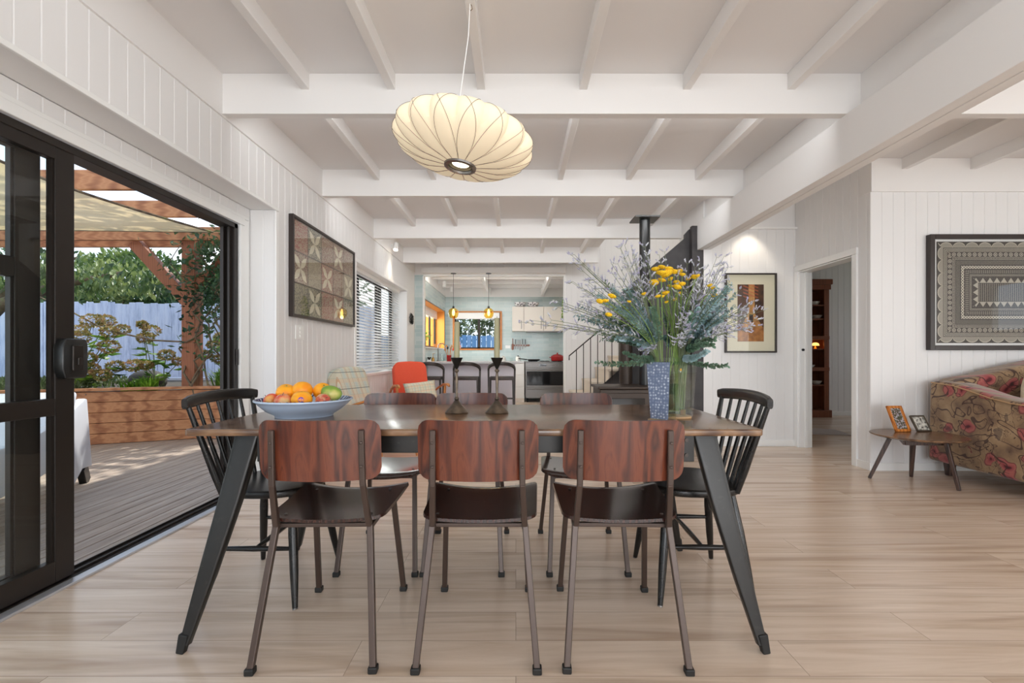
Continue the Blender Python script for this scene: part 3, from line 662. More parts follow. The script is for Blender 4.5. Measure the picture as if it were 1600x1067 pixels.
rb = tag(empty('roller_blind', (0, 0, 0)), 'white roller blind rolled up at the top of the kitchen back window', 'blind')
MB().box(wx0+.03, wx1-.03, KY-.018, KY+.0, 1.90, 2.045, .004).build('blind_cloth', M['trim'], rb); MB().tube([(wx0+.03, KY-.02, 1.90), (wx1-.03, KY-.02, 1.90)], .008, 8).build('bottom_bar', M['trim'], rb)
rb2 = tag(empty('roller_blind', (0, 0, 0)), 'white roller blind rolled up in the orange side window', 'blind')
MB().box(-1.865, -1.84, 8.76, 11.08, 1.88, 2.045, .004).build('blind_cloth', M['trim'], rb2); MB().tube([(-1.852, 8.76, 1.88), (-1.852, 11.08, 1.88)], .014, 8).build('bottom_bar', M['trim'], rb2)

# ================================================================ DINING TABLE AND CHAIRS
tb = tag(empty('dining_table', (-.147, 2.07, 0)), 'long dark timber dining table on splayed black steel legs', 'table')
TX0, TX1, TY0, TY1 = -1.016, 1.016, -.418, .42
def rrect(x0, x1, y0, y1, rs, n=5):
    pts = []
    for (cx, cy, a0, r) in ((x1-rs[0], y1-rs[0], 0, rs[0]), (x0+rs[1], y1-rs[1], 90, rs[1]), (x0+rs[2], y0+rs[2], 180, rs[2]), (x1-rs[3], y0+rs[3], 270, rs[3])):
        for k in range(n+1):
            a = R(a0+90*k/n); pts.append((cx+r*math.cos(a), cy+r*math.sin(a)))
    return pts
MB().prism(rrect(TX0, TX1, TY0, TY1, (.10, .10, .02, .02), 6), 'z', .747, .771, .006, 3).build('tabletop', M['tabletop'], tb, 35)
mb = MB(); mb.box(-.70, .78, -.335, -.305, .672, .747, .003); mb.box(-.70, .78, .305, .335, .672, .747, .003); mb.box(-.70, -.67, -.32, .32, .672, .747); mb.box(.75, .78, -.32, .32, .672, .747)
mb.build('apron', M['tablemetal'], tb)
for sx in (-1, 1):
    for sy in (-1, 1):
        mb = MB(); top = Vector((sx*.845, sy*.31, .742)); mid = Vector((sx*.90, sy*.335, .50)); foot = Vector((sx*1.0, sy*.425, .03)); e = Vector((sx*1.012, sy*.43, 0))
        # folded steel leg: wide at the top, tapering down to a small foot
        q1 = top.lerp(foot, .35)+Vector((-sx*.006, 0, 0)); q2 = top.lerp(foot, .7)+Vector((-sx*.004, 0, 0))
        mb.sweep([top, q1, q2, foot], [.084, .074, .056, .032], [.03, .034, .032, .028], up=(0, 1, 0), n=20, e=7)
        o1 = Vector((-sx*.022, -sy*.03, 0)); mb.sweep([top+o1, q1+o1*.8, q2+o1*.6, foot+o1*.1], [.020, .020, .018, .014], [.055, .045, .03, .016], up=(0, 1, 0), n=12, e=6)
        lg = mb.build('leg', M['tablemetal'], tb, 35)
        MB().bar(foot+Vector((0, 0, .035)), e+Vector((0, 0, .0)), .033, .031, .026, .026, up=(0, 1, 0), bevel=.004).build('foot_cap', M['rubber'], lg)
        mb = MB(); mb.tube([top+Vector((-sx*.055, sy*-.012, -.04)), top+Vector((-sx*.055, -sy*.034 if sy > 0 else .022, -.04))], .009, 10)
    for sy in (-1, 1):
        mb = MB(); y = sy*.322
        mb.box(min(sx*.74, sx*.80), max(sx*.74, sx*.80), y-.016, y+.016, .64, .747, .003); br_ = mb.build('bracket', M['tablemetal'], tb)
        for z in (.665, .72): MB().tube([(sx*.77, y+sy*.014, z), (sx*.77, y+sy*.021, z)], .007, 8).build('bolt', M['iron'], br_, 40)

def ply_panel(w, h, r, t, curve, mbfn, nx=16, nz=10):
    """rounded-rectangle plywood sheet, bent by mbfn(u,v)->Vector; u in -w/2..w/2, v in -h/2..h/2"""
    bm = bmesh.new(); outline = []
    def clampx(v):      # half width at height v of a rounded rect
        dz = max(0, abs(v)-(h/2-r)); return w/2-r+math.sqrt(max(0, r*r-dz*dz))
    vs_ = [-h/2+h*k/nz for k in range(nz+1)]
    vs_ = sorted(set([round(x, 5) for x in vs_]+[round(s*(h/2-r*(1-math.sin(R(a)))), 5) for s in (-1, 1) for a in (0, 30, 55, 75, 90)]))
    for side in (0, 1):
        g = []
        for v in vs_:
            hw = clampx(v); row = []
            for i in range(nx+1):
                u = -hw+2*hw*i/nx; p = mbfn(u, v); e = 1e-3
                n = (mbfn(u+e, v)-mbfn(u-e, v)).cross(mbfn(u, v+e)-mbfn(u, v-e)).normalized()
                row.append(bm.verts.new(p+n*(t/2 if side else -t/2)))
            g.append(row)
        outline.append(g)
    for side in (0, 1):
        g = outline[side]
        for j in range(len(vs_)-1):
            for i in range(nx):
                f = (g[j][i], g[j][i+1], g[j+1][i+1], g[j+1][i]); bm.faces.new(f if side else f[::-1])
    a, b = outline; nv = len(vs_)
    loop = [(0, i) for i in range(nx)]+[(j, nx) for j in range(nv-1)]+[(nv-1, i) for i in range(nx, 0, -1)]+[(j, 0) for j in range(nv-1, 0, -1)]
    for k in range(len(loop)):
        j1, i1 = loop[k]; j2, i2 = loop[(k+1) % len(loop)]
        bm.faces.new((a[j1][i1], a[j2][i2], b[j2][i2], b[j1][i1]))
    m = MB(); m.bm.free(); m.bm = bm; return m

def make_ply_chair():
    """local +Y is the sitting direction (towards the table); feet at y=-.27 and +.27"""
    c = empty('dining_chair')
    # backrest: bent about the vertical, ends forward
    bf = lambda u, v: Vector((u, -.235+1.1*u*u-.10*v, .712+v))
    MBk = ply_panel(.405, .205, .04, .011, 0, bf)
    bk = MBk.build('backrest', M['ply'], c, 50)
    # seat: slightly dished with a waterfall front; v runs along Y
    def sf(u, v):
        w = 1+.10*(v+.2)/.4
        z = .462+.9*u*u*(.6+v)*.9-.010*math.cos(v*6)
        if v > .15: z -= (v-.15)**2*3.2
        return Vector((u*w, .045+v, z+.018*v))
    st = ply_panel(.40, .42, .05, .011, 0, sf, 16, 16).build('seat', M['ply_seat'], c, 50)
    # backrest supports: flattened square tube
    for s in (-1, 1):
        mb = MB(); x = s*.152
        mb.bar((s*.158, -.175, .445), (s*.150, -.222, .60), .020, .022, .020, .016, up=(0, 1, 0), bevel=.004); mb.bar((s*.150, -.222, .595), (s*.148, -.233, .782), .020, .016, up=(0, 1, 0), bevel=.004)
        up_ = mb.build('back_support', M['tubesteel'], c)
        MB().ball((s*.149, -.242, .74), .005, 10, 6, (1, .4, 1)).build('rivet', M['tubesteel'], up_, 60); MB().ball((s*.149, -.239, .66), .005, 10, 6, (1, .4, 1)).build('rivet', M['tubesteel'], up_, 60)
    mb = MB()
    mb.bar((-.165, -.15, .440), (.165, -.15, .440), .02, .014, bevel=.003); mb.bar((-.16, .17, .440), (.16, .17, .440), .02, .014, bevel=.003)
    for s in (-1, 1): mb.bar((s*.160, -.18, .440), (s*.155, .18, .440), .02, .018, bevel=.003)
    mb.build('seat_frame', M['tubesteel'], c)
    for (x, y) in ((-.15, -.12), (.15, -.12), (-.15, .16), (.15, .16)):
        MB().ball((x, y, sf(x, y-.045).z+.007), .006, 10, 6, (1, 1, .4)).build('seat_screw', M['steel'], st, 60)
    for (sx, sy, fx) in ((-1, -1, .197), (1, -1, .197), (-1, 1, .183), (1, 1, .183)):
        mb = MB(); t0 = Vector((sx*.160, sy*.168, .448)); f0 = Vector((sx*fx, sy*.268, .012))
        mb.bar(t0, f0, .021, .021, up=(0, 1, 0), bevel=.003); lg = mb.build('leg', M['tubesteel'], c)
        MB().box(f0.x-.015, f0.x+.015, f0.y-.015, f0.y+.015, 0, .022, .004).build('foot_cap', M['rubber'], lg)
    return c
index_kids()
front = make_ply_chair(); index_kids()
lab_f = ['curved plywood dining chair with rosewood back, nearest the fruit bowl on the near side', 'curved plywood dining chair in the middle of the near side of the table', 'curved plywood dining chair below the vases on the near side of the table']
lab_b = ['plywood dining chair tucked in on the far side, in front of the red armchair', 'plywood dining chair tucked in on the far side, behind the candlesticks', 'plywood dining chair tucked in on the far side, in front of the oven']
for i, (x, y, rz) in enumerate([(-.668, 1.803, 1.5), (-.128, 1.803, 0), (.370, 1.803, -1.5)]):
    o = front if i == 0 else copy_tree(front); o.location = (x, y, 0); o.rotation_euler = (0, 0, R(rz)); tag(o, lab_f[i], 'chair', 'plywood dining chairs around the table')
for i, (x, y, rz) in enumerate([(-.653, 2.475, 180), (-.25, 2.475, 180), (.34, 2.475, 180)]):
    o = copy_tree(front); o.location = (x, y, 0); o.rotation_euler = (0, 0, R(rz)); tag(o, lab_b[i], 'chair', 'plywood dining chairs around the table')

def make_windsor():
    """local +X is the sitting direction"""
    c = empty('spindle_chair')
    # saddle seat
    pts = []
    for k in range(40):
        a = 2*PI*k/40; ca, sa = math.cos(a), math.sin(a)
        x = .205*math.copysign(abs(ca)**.72, ca); y = .215*math.copysign(abs(sa)**.72, sa)*(1-.07*(ca < 0)*abs(ca))
        pts.append((x, y))
    mb = MB(); mb.prism(pts, 'z', .438, .470, .010, 3); mb.build('seat', M['blackchair'], c, 40)
    # top rail: curved in plan and slightly bowed up
    P = []; n = 14
    for k in range(n+1):
        t = -1+2*k/n; P.append(Vector((-.275+.035*t*t, .262*t, .835+.012*(1-t*t))))
    mb = MB(); mb.sweep(P, .022, [.042]+[.052]*(n-1)+[.042], n=16, e=3.2)
    mb.build('top_rail', M['blackchair'], c, 60)
    for k in range(7):
        t = -1+2*k/6
        a = Vector((-.168+.02*t*t, .165*t, .45)); b = Vector((-.275+.035*(t*.88)**2, .262*t*.90, .835))
        outer = abs(t) > .9
        r0, r1, r2 = (.014, .016, .010) if outer else (.009, .0105, .007)
        MB().tube([a, a.lerp(b, .25), a.lerp(b, .6), b], [r0, r1, (r1+r2)/2, r2], 10).build('spindle', M['blackchair'], c, 60)
    lg = []
    for sx in (-1, 1):
        for sy in (-1, 1):
            a = Vector((sx*.135, sy*.145, .445)); b = Vector((sx*.19, sy*.235, .006))
            l = MB().tube([a, a.lerp(b, .35), a.lerp(b, .7), b], [.013, .019, .017, .011], 12).build('leg', M['blackchair'], c, 60)
            MB().tube([b, (b.x*1.01, b.y*1.01, 0)], [.0100, .0105], 12).build('foot_pad', M['steel'], l, 60)
            lg.append((a, b))
    for sy in (-1, 1):
        a0 = Vector((.135, sy*.145, .445)).lerp(Vector((.19, sy*.235, .01)), .5); b0 = Vector((-.135, sy*.145, .445)).lerp(Vector((-.19, sy*.235, .01)), .5)
        MB().tube([a0, a0.lerp(b0, .5), b0], [.008, .012, .008], 10).build('stretcher', M['blackchair'], c, 60)
    MB().tube([(0, -.19, .225), (0, 0, .225), (0, .19, .225)], [.008, .012, .008], 10).build('cross_stretcher', M['blackchair'], c, 60)
    return c
wc = make_windsor(); index_kids()
wc.location = (-1.085, 2.155, 0); tag(wc, 'black spindle back chair at the end of the table beside the glass door', 'chair', 'black spindle back chairs at the table ends')
o = copy_tree(wc); o.location = (.79, 2.17, 0); o.rotation_euler = (0, 0, R(180-2)); tag(o, 'black spindle back chair at the end of the table nearest the doorway', 'chair', 'black spindle back chairs at the table ends')

# ================================================================ ON THE TABLE
ZT = .7712
bw = tag(empty('fruit_bowl', (-.905, 2.03, ZT)), 'wide pale blue ceramic bowl piled with fruit on the table', 'bowl')
prof = [(0, .006), (.10, .006), (.105, 0), (.115, 0), (.118, .008), (.15, .026), (.178, .052), (.190, .066), (.196, .068), (.196, .073), (.186, .074), (.172, .055), (.145, .034), (.10, .018), (0, .015)]
MB().lathe(prof, n=64).build('bowl_body', M['bluebowl'], bw, 50)
mb = MB()
for k in range(42):
    a = 2*PI*k/42; r0, r1 = .187, .172
    mb.bar((r0*math.cos(a), r0*math.sin(a), .0745), (r1*math.cos(a+.06), r1*math.sin(a+.06), .0568), .011, .002)
mb.build('rim_pattern', M['navy'], bw)

def fruitmat(name, c1, c2, c3, sc=7, b=.0006, rough=.4):
    m = mat(name, c1, rough); n1 = N(m, 'ShaderNodeTexNoise', Scale=float(sc), Detail=3.0); lk(m, coords(m), n1.inputs['Vector'])
    lk(m, ramp(m, n1.outputs[0], [(.35, c1), (.5, c2), (.65, c3)]), bsdf(m).inputs['Base Color'])
    n2 = N(m, 'ShaderNodeTexNoise', Scale=250.0); lk(m, coords(m), n2.inputs['Vector']); bump(m, n2.outputs[0], b, .4); return m
OR = fruitmat('orange_peel', srgb(246, 160, 16), srgb(250, 176, 34), srgb(242, 146, 12), 10)
AP = fruitmat('apple_skin', srgb(206, 56, 52), srgb(224, 140, 96), srgb(220, 190, 130), 26, .0002, .25)
AP2 = fruitmat('red_apple_skin', srgb(200, 40, 44), srgb(216, 80, 64), srgb(230, 170, 90), 14, .0002, .25)
MG = fruitmat('mango_skin', srgb(90, 136, 44), srgb(128, 160, 60), srgb(200, 190, 110), 12, .0004, .35)
PA = fruitmat('striped_passion_skin', srgb(214, 200, 150), srgb(190, 70, 60), srgb(228, 150, 80), 18, .0004, .35)
STK = mat('purple_sticker', srgb(96, 52, 168), .4)
def fruit(kind, label, x, y, z, r, m, rot=(0, 0, 0), sc=(1, 1, .93), sticker=False):
    o = tag(empty(kind, (-.905+x, 2.03+y, ZT+z)), label, 'fruit', 'fruit in the pale blue bowl'); o.rotation_euler = rot
    mb = MB()
    def f(t):
        bmesh.ops.create_uvsphere(t, u_segments=28, v_segments=18, radius=1)
        for v in t.verts:
            q = v.co.copy(); rr = math.hypot(q.x, q.y); dip = .16*math.exp(-(rr/.28)**2) if kind != 'mango' else 0
            q.z = q.z*(1-dip); 
            if kind == 'apple': q.x *= 1-.10*(q.z < 0)*abs(q.z); q.y *= 1-.10*(q.z < 0)*abs(q.z)
            if kind == 'mango': q.z += .12*q.x*q.x
            v.co = Vector((q.x*r*sc[0], q.y*r*sc[1], q.z*r*sc[2]))
    mb._new(f); mb.build('flesh', m, o, 180)
    if kind == 'orange': MB().lathe([(0, .002), (.0035, .0015), (.0045, -.002), (.002, -.004)], (0, 0, r*sc[2]*.86), 8).build('stem_button', M['stem'], o)
    if kind == 'apple': MB().tube([(0, 0, r*.72), (.002, 0, r*.9), (.005, .001, r*1.08)], .0014, 6).build('stalk', M['bark'], o)
    if sticker: MB().lathe([(0, r*1.003), (.011, r*1.0-.0013), (.0112, r*.985)], (0, 0, 0), 16, Matrix.Scale(.995, 4) @ Euler((R(84), 0, R(14))).to_matrix().to_4x4()).build('sticker', STK, o)
    return o
fruit('orange', 'orange on the left of the pile in the bowl', -.085, .012, .096, .0415, OR, (.3, .2, 0))
fruit('orange', 'topmost orange in the middle of the bowl', -.018, .018, .106, .0425, OR, (-.35, .1, .5))
fruit('orange', 'orange behind the pile, left of the green mango', .056, .050, .100, .040, OR, (.4, .4, 0))
fruit('orange', 'orange with a purple sticker at the front of the bowl', .020, -.072, .074, .0415, OR, (0, 0, .1), sticker=True)
fruit('mango', 'green mango on the right of the bowl', .108, .015, .093, .036, MG, (.1, .3, .3), (1.22, .95, .95))
fruit('apple', 'red apple at the left rim of the bowl', -.125, -.036, .066, .033, AP2, (.1, -.9, 0))
fruit('apple', 'speckled apple at the front of the bowl between oranges', -.058, -.070, .066, .036, AP, (.2, 0, 0))
fruit('apple', 'striped yellow and red fruit at the right rim of the bowl', .100, -.052, .068, .031, PA, (.5, .8, 0))
fruit('apple', 'pale apple hidden in the middle under the oranges', -.02, -.01, .050, .030, AP, (.2, .3, 0))

def candlestick(px, label, top_py, lean):
    Y = 2.13; x = (px-CX)*Y/F
    s = tag(empty('candlestick', (x, Y, ZT)), label, 'candlestick', 'metal candlesticks on the table')
    MB().lathe([(0, .0), (.051, 0), (.052, .003), (.030, .028), (.012, .052), (.009, .056), (0, .056)], n=36).build('base_cone', M['bronze'], s, 40)
    MB().lathe([(0, .054), (.007, .055), (.0105, .062), (.0105, .066), (.006, .071), (.0048, .075), (.0062, .13), (.0068, .16), (.0052, .178), (.006, .182), (.0105, .187), (.0105, .191), (.006, .197), (0, .197)], n=18).build('stem', M['bronze'], s, 50)
    MB().lathe([(0, .196), (.005, .197), (.0265, .244), (.0275, .246), (.0275, .2485), (.024, .2485), (.006, .205), (0, .205)], n=28).build('cup', M['cupblack'], s, 40)
    zt = H-(top_py-HZ)*Y/F-ZT
    c = tag(empty('candle', (x, Y, ZT+.215)), 'tall olive candle in the '+('left' if lean > 0 else 'right')+' metal candlestick', 'candle', 'olive candles on the table')
    hgt = zt-.215; MB().tube([(0, 0, 0), (lean*hgt*.5, 0, hgt*.5), (lean*hgt, 0, hgt)], [.0125, .013, .0115], 20).build('wax', M['candle'], c, 50)
    MB().tube([(lean*hgt, 0, hgt-.002), (lean*hgt+.001, 0, hgt+.008)], .001, 6).build('wick', M['wick'], c)
candlestick(713.5, 'conical metal candlestick nearest the fruit bowl', 503, .012)
candlestick(776.5, 'conical metal candlestick second from the fruit bowl', 497, -.002)

# ---- vases on timber coasters
def coaster(x, y, r, label):
    MBc = MB().prism([(r*math.cos(2*PI*k/32)*(1+.03*math.sin(5*k)), r*.85*math.sin(2*PI*k/32)) for k in range(32)], 'z', 0, .009, .002)
    o = MBc.build('coaster', M['ply_edge'], None, 40, (x, y, ZT)); tag(o, label, 'coaster', 'timber coasters under the vases')
coaster(.572, 1.845, .056, 'pale timber slice under the blue patterned vase')
coaster(.672, 1.965, .056, 'pale timber slice under the clear glass vase')
def vase(x, y, rz, b, t, h, label, patt):
    o = tag(empty('vase', (x, y, ZT+.0095), rz), label, 'vase')
    def ring(s, z): return [(-s, -s, z), (s, -s, z), (s, s, z), (-s, s, z)]
    mb = MB(); A = ring(b, 0); B = ring(t, h); w = .004; C = ring(t-w, h); D = ring(b-w, .012)
    for P1, P2 in ((A, B), (B, C), (C, D)):
        for k in range(4): mb.quad(P1[k], P1[(k+1) % 4], P2[(k+1) % 4], P2[k])
    mb.quad(*A); mb.quad(*D); bmesh.ops.remove_doubles(mb.bm, verts=mb.bm.verts, dist=1e-5)
    mb.build('glass_body', M['vaseglass'], o)
    mb = MB(); s0 = b-.006; s1 = b+(t-b)*.55-.006; E = ring(s0, .013); G = ring(s1, h*.55)
    for k in range(4): mb.quad(E[k], E[(k+1) % 4], G[(k+1) % 4], G[k])
    mb.quad(*G); mb.build('water', M['water'], o)
    if patt:
        mb = MB(); e = .0012
        mb.quad((-b-e, -b+.001, .004), (-b-e, b-.001, .004), (-t-e, t-.001, h-.002), (-t-e, -t+.001, h-.002)); q = [(-b+.001, -b-e, .004), (b-.001, -b-e, .004), (t-.001, -t-e, h-.002), (-t+.001, -t-e, h-.002)]
        mb2 = MB(); mb2.prism([(0, 0), (1, 0), (1, 1), (0, 1)], 'z', 0, .001) if False else None
        # patterned face panel with a little thickness
        mb = MB()
        P = [Vector(v) for v in q]; o2 = Vector((0, -.0012, 0)); Q = [p+o2 for p in P]
        mb.quad(*P); mb.quad(*Q)
        for k in range(4): mb.quad(P[k], P[(k+1) % 4], Q[(k+1) % 4], Q[k])
        bmesh.ops.remove_doubles(mb.bm, verts=mb.bm.verts, dist=1e-6)
        pf = mb.build('patterned_face', M['bluepattern'], o); pf['label'] = 'blue face with small white motifs'
    else:
        MB().box(-.02, .004, -b-.004, -b-.0015, .008, .03, .001).build('paper_tag', M['bark'], o)
    return o
M['water'] = glassmat('vase_water', (.95, .97, .93, 1), .3)
V1 = (.576, 1.85); V2 = (.672, 1.955)
vase(V1[0], V1[1], R(-40), .036, .048, .225, 'square tapered glass vase with a blue patterned face holding flowers', True)
vase(V2[0], V2[1], R(14), .040, .052, .240, 'clear square glass vase of stems beside the blue patterned one', False)

# ---- bouquet: every stem is a thing of its own
def curve(p0, p1, p2, p3, n=8):
    return [(1-t)**3*p0+3*(1-t)**2*t*p1+3*(1-t)*t*t*p2+t**3*p3 for t in [k/n for k in range(n+1)]]
def stem_path(v, tip, rnd, n=9, droop=0):
    base = Vector((v[0]+rnd.uniform(-.018, .018), v[1]+rnd.uniform(-.018, .018), ZT+.03))
    d = Vector((tip.x-v[0], tip.y-v[1], 0)); dn = d.normalized() if d.length > 1e-4 else Vector((0, 0, 0))
    mouth = Vector((v[0], v[1], ZT+.25))+dn*min(.036, d.length*.5)
    a = curve(base, base.lerp(mouth, .4), base.lerp(mouth, .75), mouth, 3)
    mid1 = mouth+Vector((d.x*.12, d.y*.12, (tip.z-mouth.z)*.35+.03+droop)); mid2 = mouth.lerp(tip, .62)+Vector((0, 0, .03+droop))
    return a[:-1]+curve(mouth, mid1, mid2, tip, n)
rnd = random.Random(11)
yar = [(1024, 421, 1), (1034, 418, 1), (1045, 420, 1), (1033, 427, 1.2), (1042, 428, 1.5), (1053, 425, 1), (1061, 424, 1), (1066, 429, .8), (1022, 442, 1.1), (1034, 438, 1), (1058, 449, 1), (1040, 458, 1), (1028, 463, .7), (1035, 463, .6), (1041, 472, .6), (1055, 468, .7), (1075, 436, .8), (1085, 433, .8), (1090, 431, .6), (1066, 444, .8), (1057, 441, .8), (1047, 447, .7), (956, 463, 1), (946, 470, .8), (937, 471, .8), (951, 492, .8), (1109, 446, .7), (1114, 450, .6), (1116, 462, .8), (1006, 459, .6), (983, 471, .5), (1048, 436, .7), (1063, 458, .5)]
for i, (px, py, s) in enumerate(yar):
    Y = rnd.uniform(1.76, 1.90) if px > 1000 else 1.70; tip = pt(px, py, Y); v = V1 if (i % 3 == 0 or px < 1000) else V2
    o = tag(empty('yarrow_stem', (v[0], v[1], ZT+.03)), 'yellow flat headed yarrow stem standing in the glass vases', 'flower', 'yellow yarrow stems in the vases')
    org = o.location.copy(); P = [p-org for p in stem_path(v, tip, rnd)]
    MB().tube(P, .0016, 5).build('stem', M['stem'], o, 60)
    r = .0165*s; T = P[-1]; tilt = Euler((rnd.uniform(-.5, .1), rnd.uniform(-.4, .4), 0)).to_matrix().to_4x4()
    MB().lathe([(0, -.008*s), (r*.5, -.004), (r*.95, 0), (r, .002), (r*.85, .0055*s), (r*.45, .008*s), (0, .009*s)], T, 14, tilt).build('flower_head', M['yellow'], o, 60)
euc = [(955, 445, 0), (905, 478, 0), (918, 500, 0), (930, 520, 1), (925, 456, 0), (945, 440, 1), (975, 452, 0), (985, 448, 0), (995, 470, 0), (962, 505, 0), (950, 530, 0), (932, 566, 1), (1137, 571, 1), (1140, 452, 0), (1120, 462, 0), (1150, 478, 0), (1102, 480, 0), (1128, 500, 0), (1108, 520, 0), (1090, 545, 1), (1075, 505, 0), (1052, 522, 0), (1010, 500, 0), (1000, 525, 0), (1065, 470, 0), (1088, 470, 0), (975, 550, 1), (1105, 548, 0), (1130, 470, 0), (940, 490, 1), (1150, 460, 0), (1020, 480, 1), (1118, 530, 1), (965, 480, 0), (1080, 490, 1)]
euc += [(a+rnd.uniform(-18, 18), b+rnd.uniform(-22, 14), k) for (a, b, k) in euc if 440 < b < 540]
for i, (px, py, dk) in enumerate(euc):
    low = py > 545
    Y = rnd.uniform(1.72, 2.0) if not low else rnd.uniform(1.74, 1.84); tip = pt(px, py, Y); v = V1 if px < 1025 else V2
    o = tag(empty('eucalyptus_sprig', (v[0], v[1], ZT+.03)), 'blue green eucalyptus sprig of round paired leaves in the vases', 'foliage', 'eucalyptus sprigs in the vases')
    org = o.location.copy(); P = [p-org for p in stem_path(v, tip, rnd, 12, -.05 if low else 0)]
    MB().tube(P, [.002]*(len(P)-3)+[.0014, .001, .0007], 5).build('stem', M['stem_dark'], o, 60)
    mb = MB(); n = len(P); start = 6 if not low else 4
    for k in range(start, n-1):
        for q in range(4):
            f = (q+rnd.uniform(0, .8))/4; p = P[k].lerp(P[k+1], f); d = (P[k+1]-P[k]).normalized(); s = (.018-.007*(k-start)/(n-start))*rnd.uniform(.8, 1.15)
            a0 = (k*3+q)*PI/2+rnd.uniform(-.6, .6); sd = d.orthogonal().normalized(); sd = Matrix.Rotation(a0, 3, d) @ sd
            for sg in (1, -1): mb.rleaf(p, (sd*sg+d*.35+Vector((0, 0, rnd.uniform(-.2, .25)))), d+sd*rnd.uniform(-.3, .3), s, s*.9)
    lv = mb.build('leaves', M['euc_dark'] if dk else M['euc'], o, fixn=False)
sta = [(897, 411), (905, 408), (893, 441), (872, 480), (862, 500), (828, 500), (884, 478), (908, 475), (970, 388), (976, 383), (988, 400), (1014, 398), (1005, 405), (1030, 398), (965, 412), (1074, 412), (1086, 418), (1100, 422), (1120, 402), (1128, 412), (1124, 424), (1190, 486), (1178, 470), (1168, 500), (1172, 512), (1152, 488), (1140, 440), (920, 445), (934, 430), (1096, 450), (1070, 495), (990, 500), (940, 512), (1010, 545), (975, 520), (1090, 500), (1060, 530), (1135, 520), (1092, 438), (955, 425), (985, 470), (925, 480), (1110, 490)]
sta = [(a+rnd.uniform(-16, 16)*k, b+rnd.uniform(-14, 14)*k) for k in (0, 1) for (a, b) in sta]
for i, (px, py) in enumerate(sta):
    Y = rnd.uniform(1.68, 2.08); tip = pt(px, py, Y); v = V1 if px < 1030 else V2
    o = tag(empty('statice_stem', (v[0], v[1], ZT+.03)), 'wiry lilac and white statice stem spraying out of the vases', 'flower', 'lilac statice stems in the vases')
    org = o.location.copy(); P = [p-org for p in stem_path(v, tip, rnd, 10)]
    mb = MB(); mb.tube(P, [.0014]*(len(P)-3)+[.001, .0008, .0006], 4); fl_ = MB(); n = len(P)
    for k in range(n-6, n):
        for q in range(2):
            p = P[min(k, n-1)]; d = (P[min(k+1, n-1)]-P[max(0, k-1)]).normalized()
            sd = Matrix.Rotation(rnd.uniform(0, 2*PI), 3, d) @ d.orthogonal().normalized(); L_ = rnd.uniform(.02, .055)*(1-.1*(k-n+6))
            e = p+(sd*.8+d*.7).normalized()*L_; mid = p.lerp(e, .5)+Vector((0, 0, -.004)); mb.tube([p, mid, e], .0006, 3)
            for j in range(7):
                t_ = .3+.115*j; c_ = p.lerp(e, t_)
                dd = (e-p).normalized()+Vector((rnd.uniform(-.7, .7), rnd.uniform(-.7, .7), rnd.uniform(.1, .9)))
                fl_.leaf(c_, dd, Vector((rnd.uniform(-1, 1), rnd.uniform(-1, 1), rnd.uniform(-1, 1))), .0105, .0042, .3)
                fl_.leaf(c_, dd+Vector((rnd.uniform(-.6, .6), rnd.uniform(-.6, .6), .1)), Vector((rnd.uniform(-1, 1), 0, rnd.uniform(-1, 1))), .009, .0036, .3)
    mb.build('stem', M['stem_dark'], o, 60); ff = fl_.build('florets', M['statice'], o, fixn=False); ff['kind'] = 'stuff'
# one daisy pressed against the clear vase
o = tag(empty('daisy_stem', (V2[0], V2[1], ZT+.02)), 'white petalled daisy with an orange centre inside the clear vase', 'flower')
MB().tube([(0, 0, 0), (.002, -.012, .08), (.0, -.026, .178)], .0013, 5).build('stem', M['stem'], o); mb = MB()
for k in range(14):
    a = 2*PI*k/14; mb.leaf(Vector((.0, -.028, .18)), Vector((math.cos(a), -.1, math.sin(a))), Vector((0, -1, 0)), .014, .005, .1)
mb.build('petals', M['switch'], o, fixn=False); MB().ball((0, -.03, .18), .006, 10, 8, (1, .5, 1)).build('flower_centre', OR, o, 180)

# ================================================================ BUBBLE LAMP
lp = tag(empty('pendant_lamp', (-.243, 2.2, 2.01)), 'large scalloped saucer pendant lamp glowing cream above the table', 'lamp')
lp.rotation_euler = (R(-3), R(8), 0)
ng, R0, HH = 16, .326, .105
def shell(phi, th):
    """th 0 = bottom opening, 1 = top opening; gores bulge between criss-crossing wires"""
    a = -1+2*th; prof_r = R0*math.sqrt(max(0, 1-abs(a)**2.3)); 
    ring = .072
    r = ring+(prof_r)*(1-ring/R0)
    z = HH*a*(1-.12*(1-a*a)) + .01*(1-a*a)
    g = abs(math.sin(phi*ng/2)); fl = .90+.10*g**.6; amp = max(0, 1-a*a)
    r *= (1-amp)+amp*fl
    return Vector((r*math.cos(phi), r*math.sin(phi), z*(1-.10*amp*(1-g)*(-a))))
mb = MB(); nu, nv = ng*10, 30; grid = [[mb.bm.verts.new(shell(2*PI*i/nu, j/nv)) for i in range(nu)] for j in range(nv+1)]
for j in range(nv):
    for i in range(nu): mb.bm.faces.new((grid[j][i], grid[j][(i+1) % nu], grid[j+1][(i+1) % nu], grid[j+1][i]))
mb.build('lamp_shade', M['shade'], lp, 75, fixn=True)
mb = MB()
for k in range(ng):
    for sg in (1, -1):
        pts = []
        for j in range(25):
            t = j/24; phi = 2*PI*k/ng+sg*(PI/ng)*2*(t if True else 0)*1.0; p = shell(phi, t); q = Vector((p.x, p.y, 0)); pts.append(p+q.normalized()*.0016+Vector((0, 0, -.001 if t < .5 else .001)))
        mb.tube(pts, .0009, 4, False)
mb.build('shade_wires', M['shadewire'], lp, 60)
MB().lathe([(.054, -HH-.001), (.058, -HH-.010), (.074, -HH-.008), (.076, -HH+.004), (.054, -HH+.004)], n=40).build('bottom_ring', M['steel'], lp, 40)
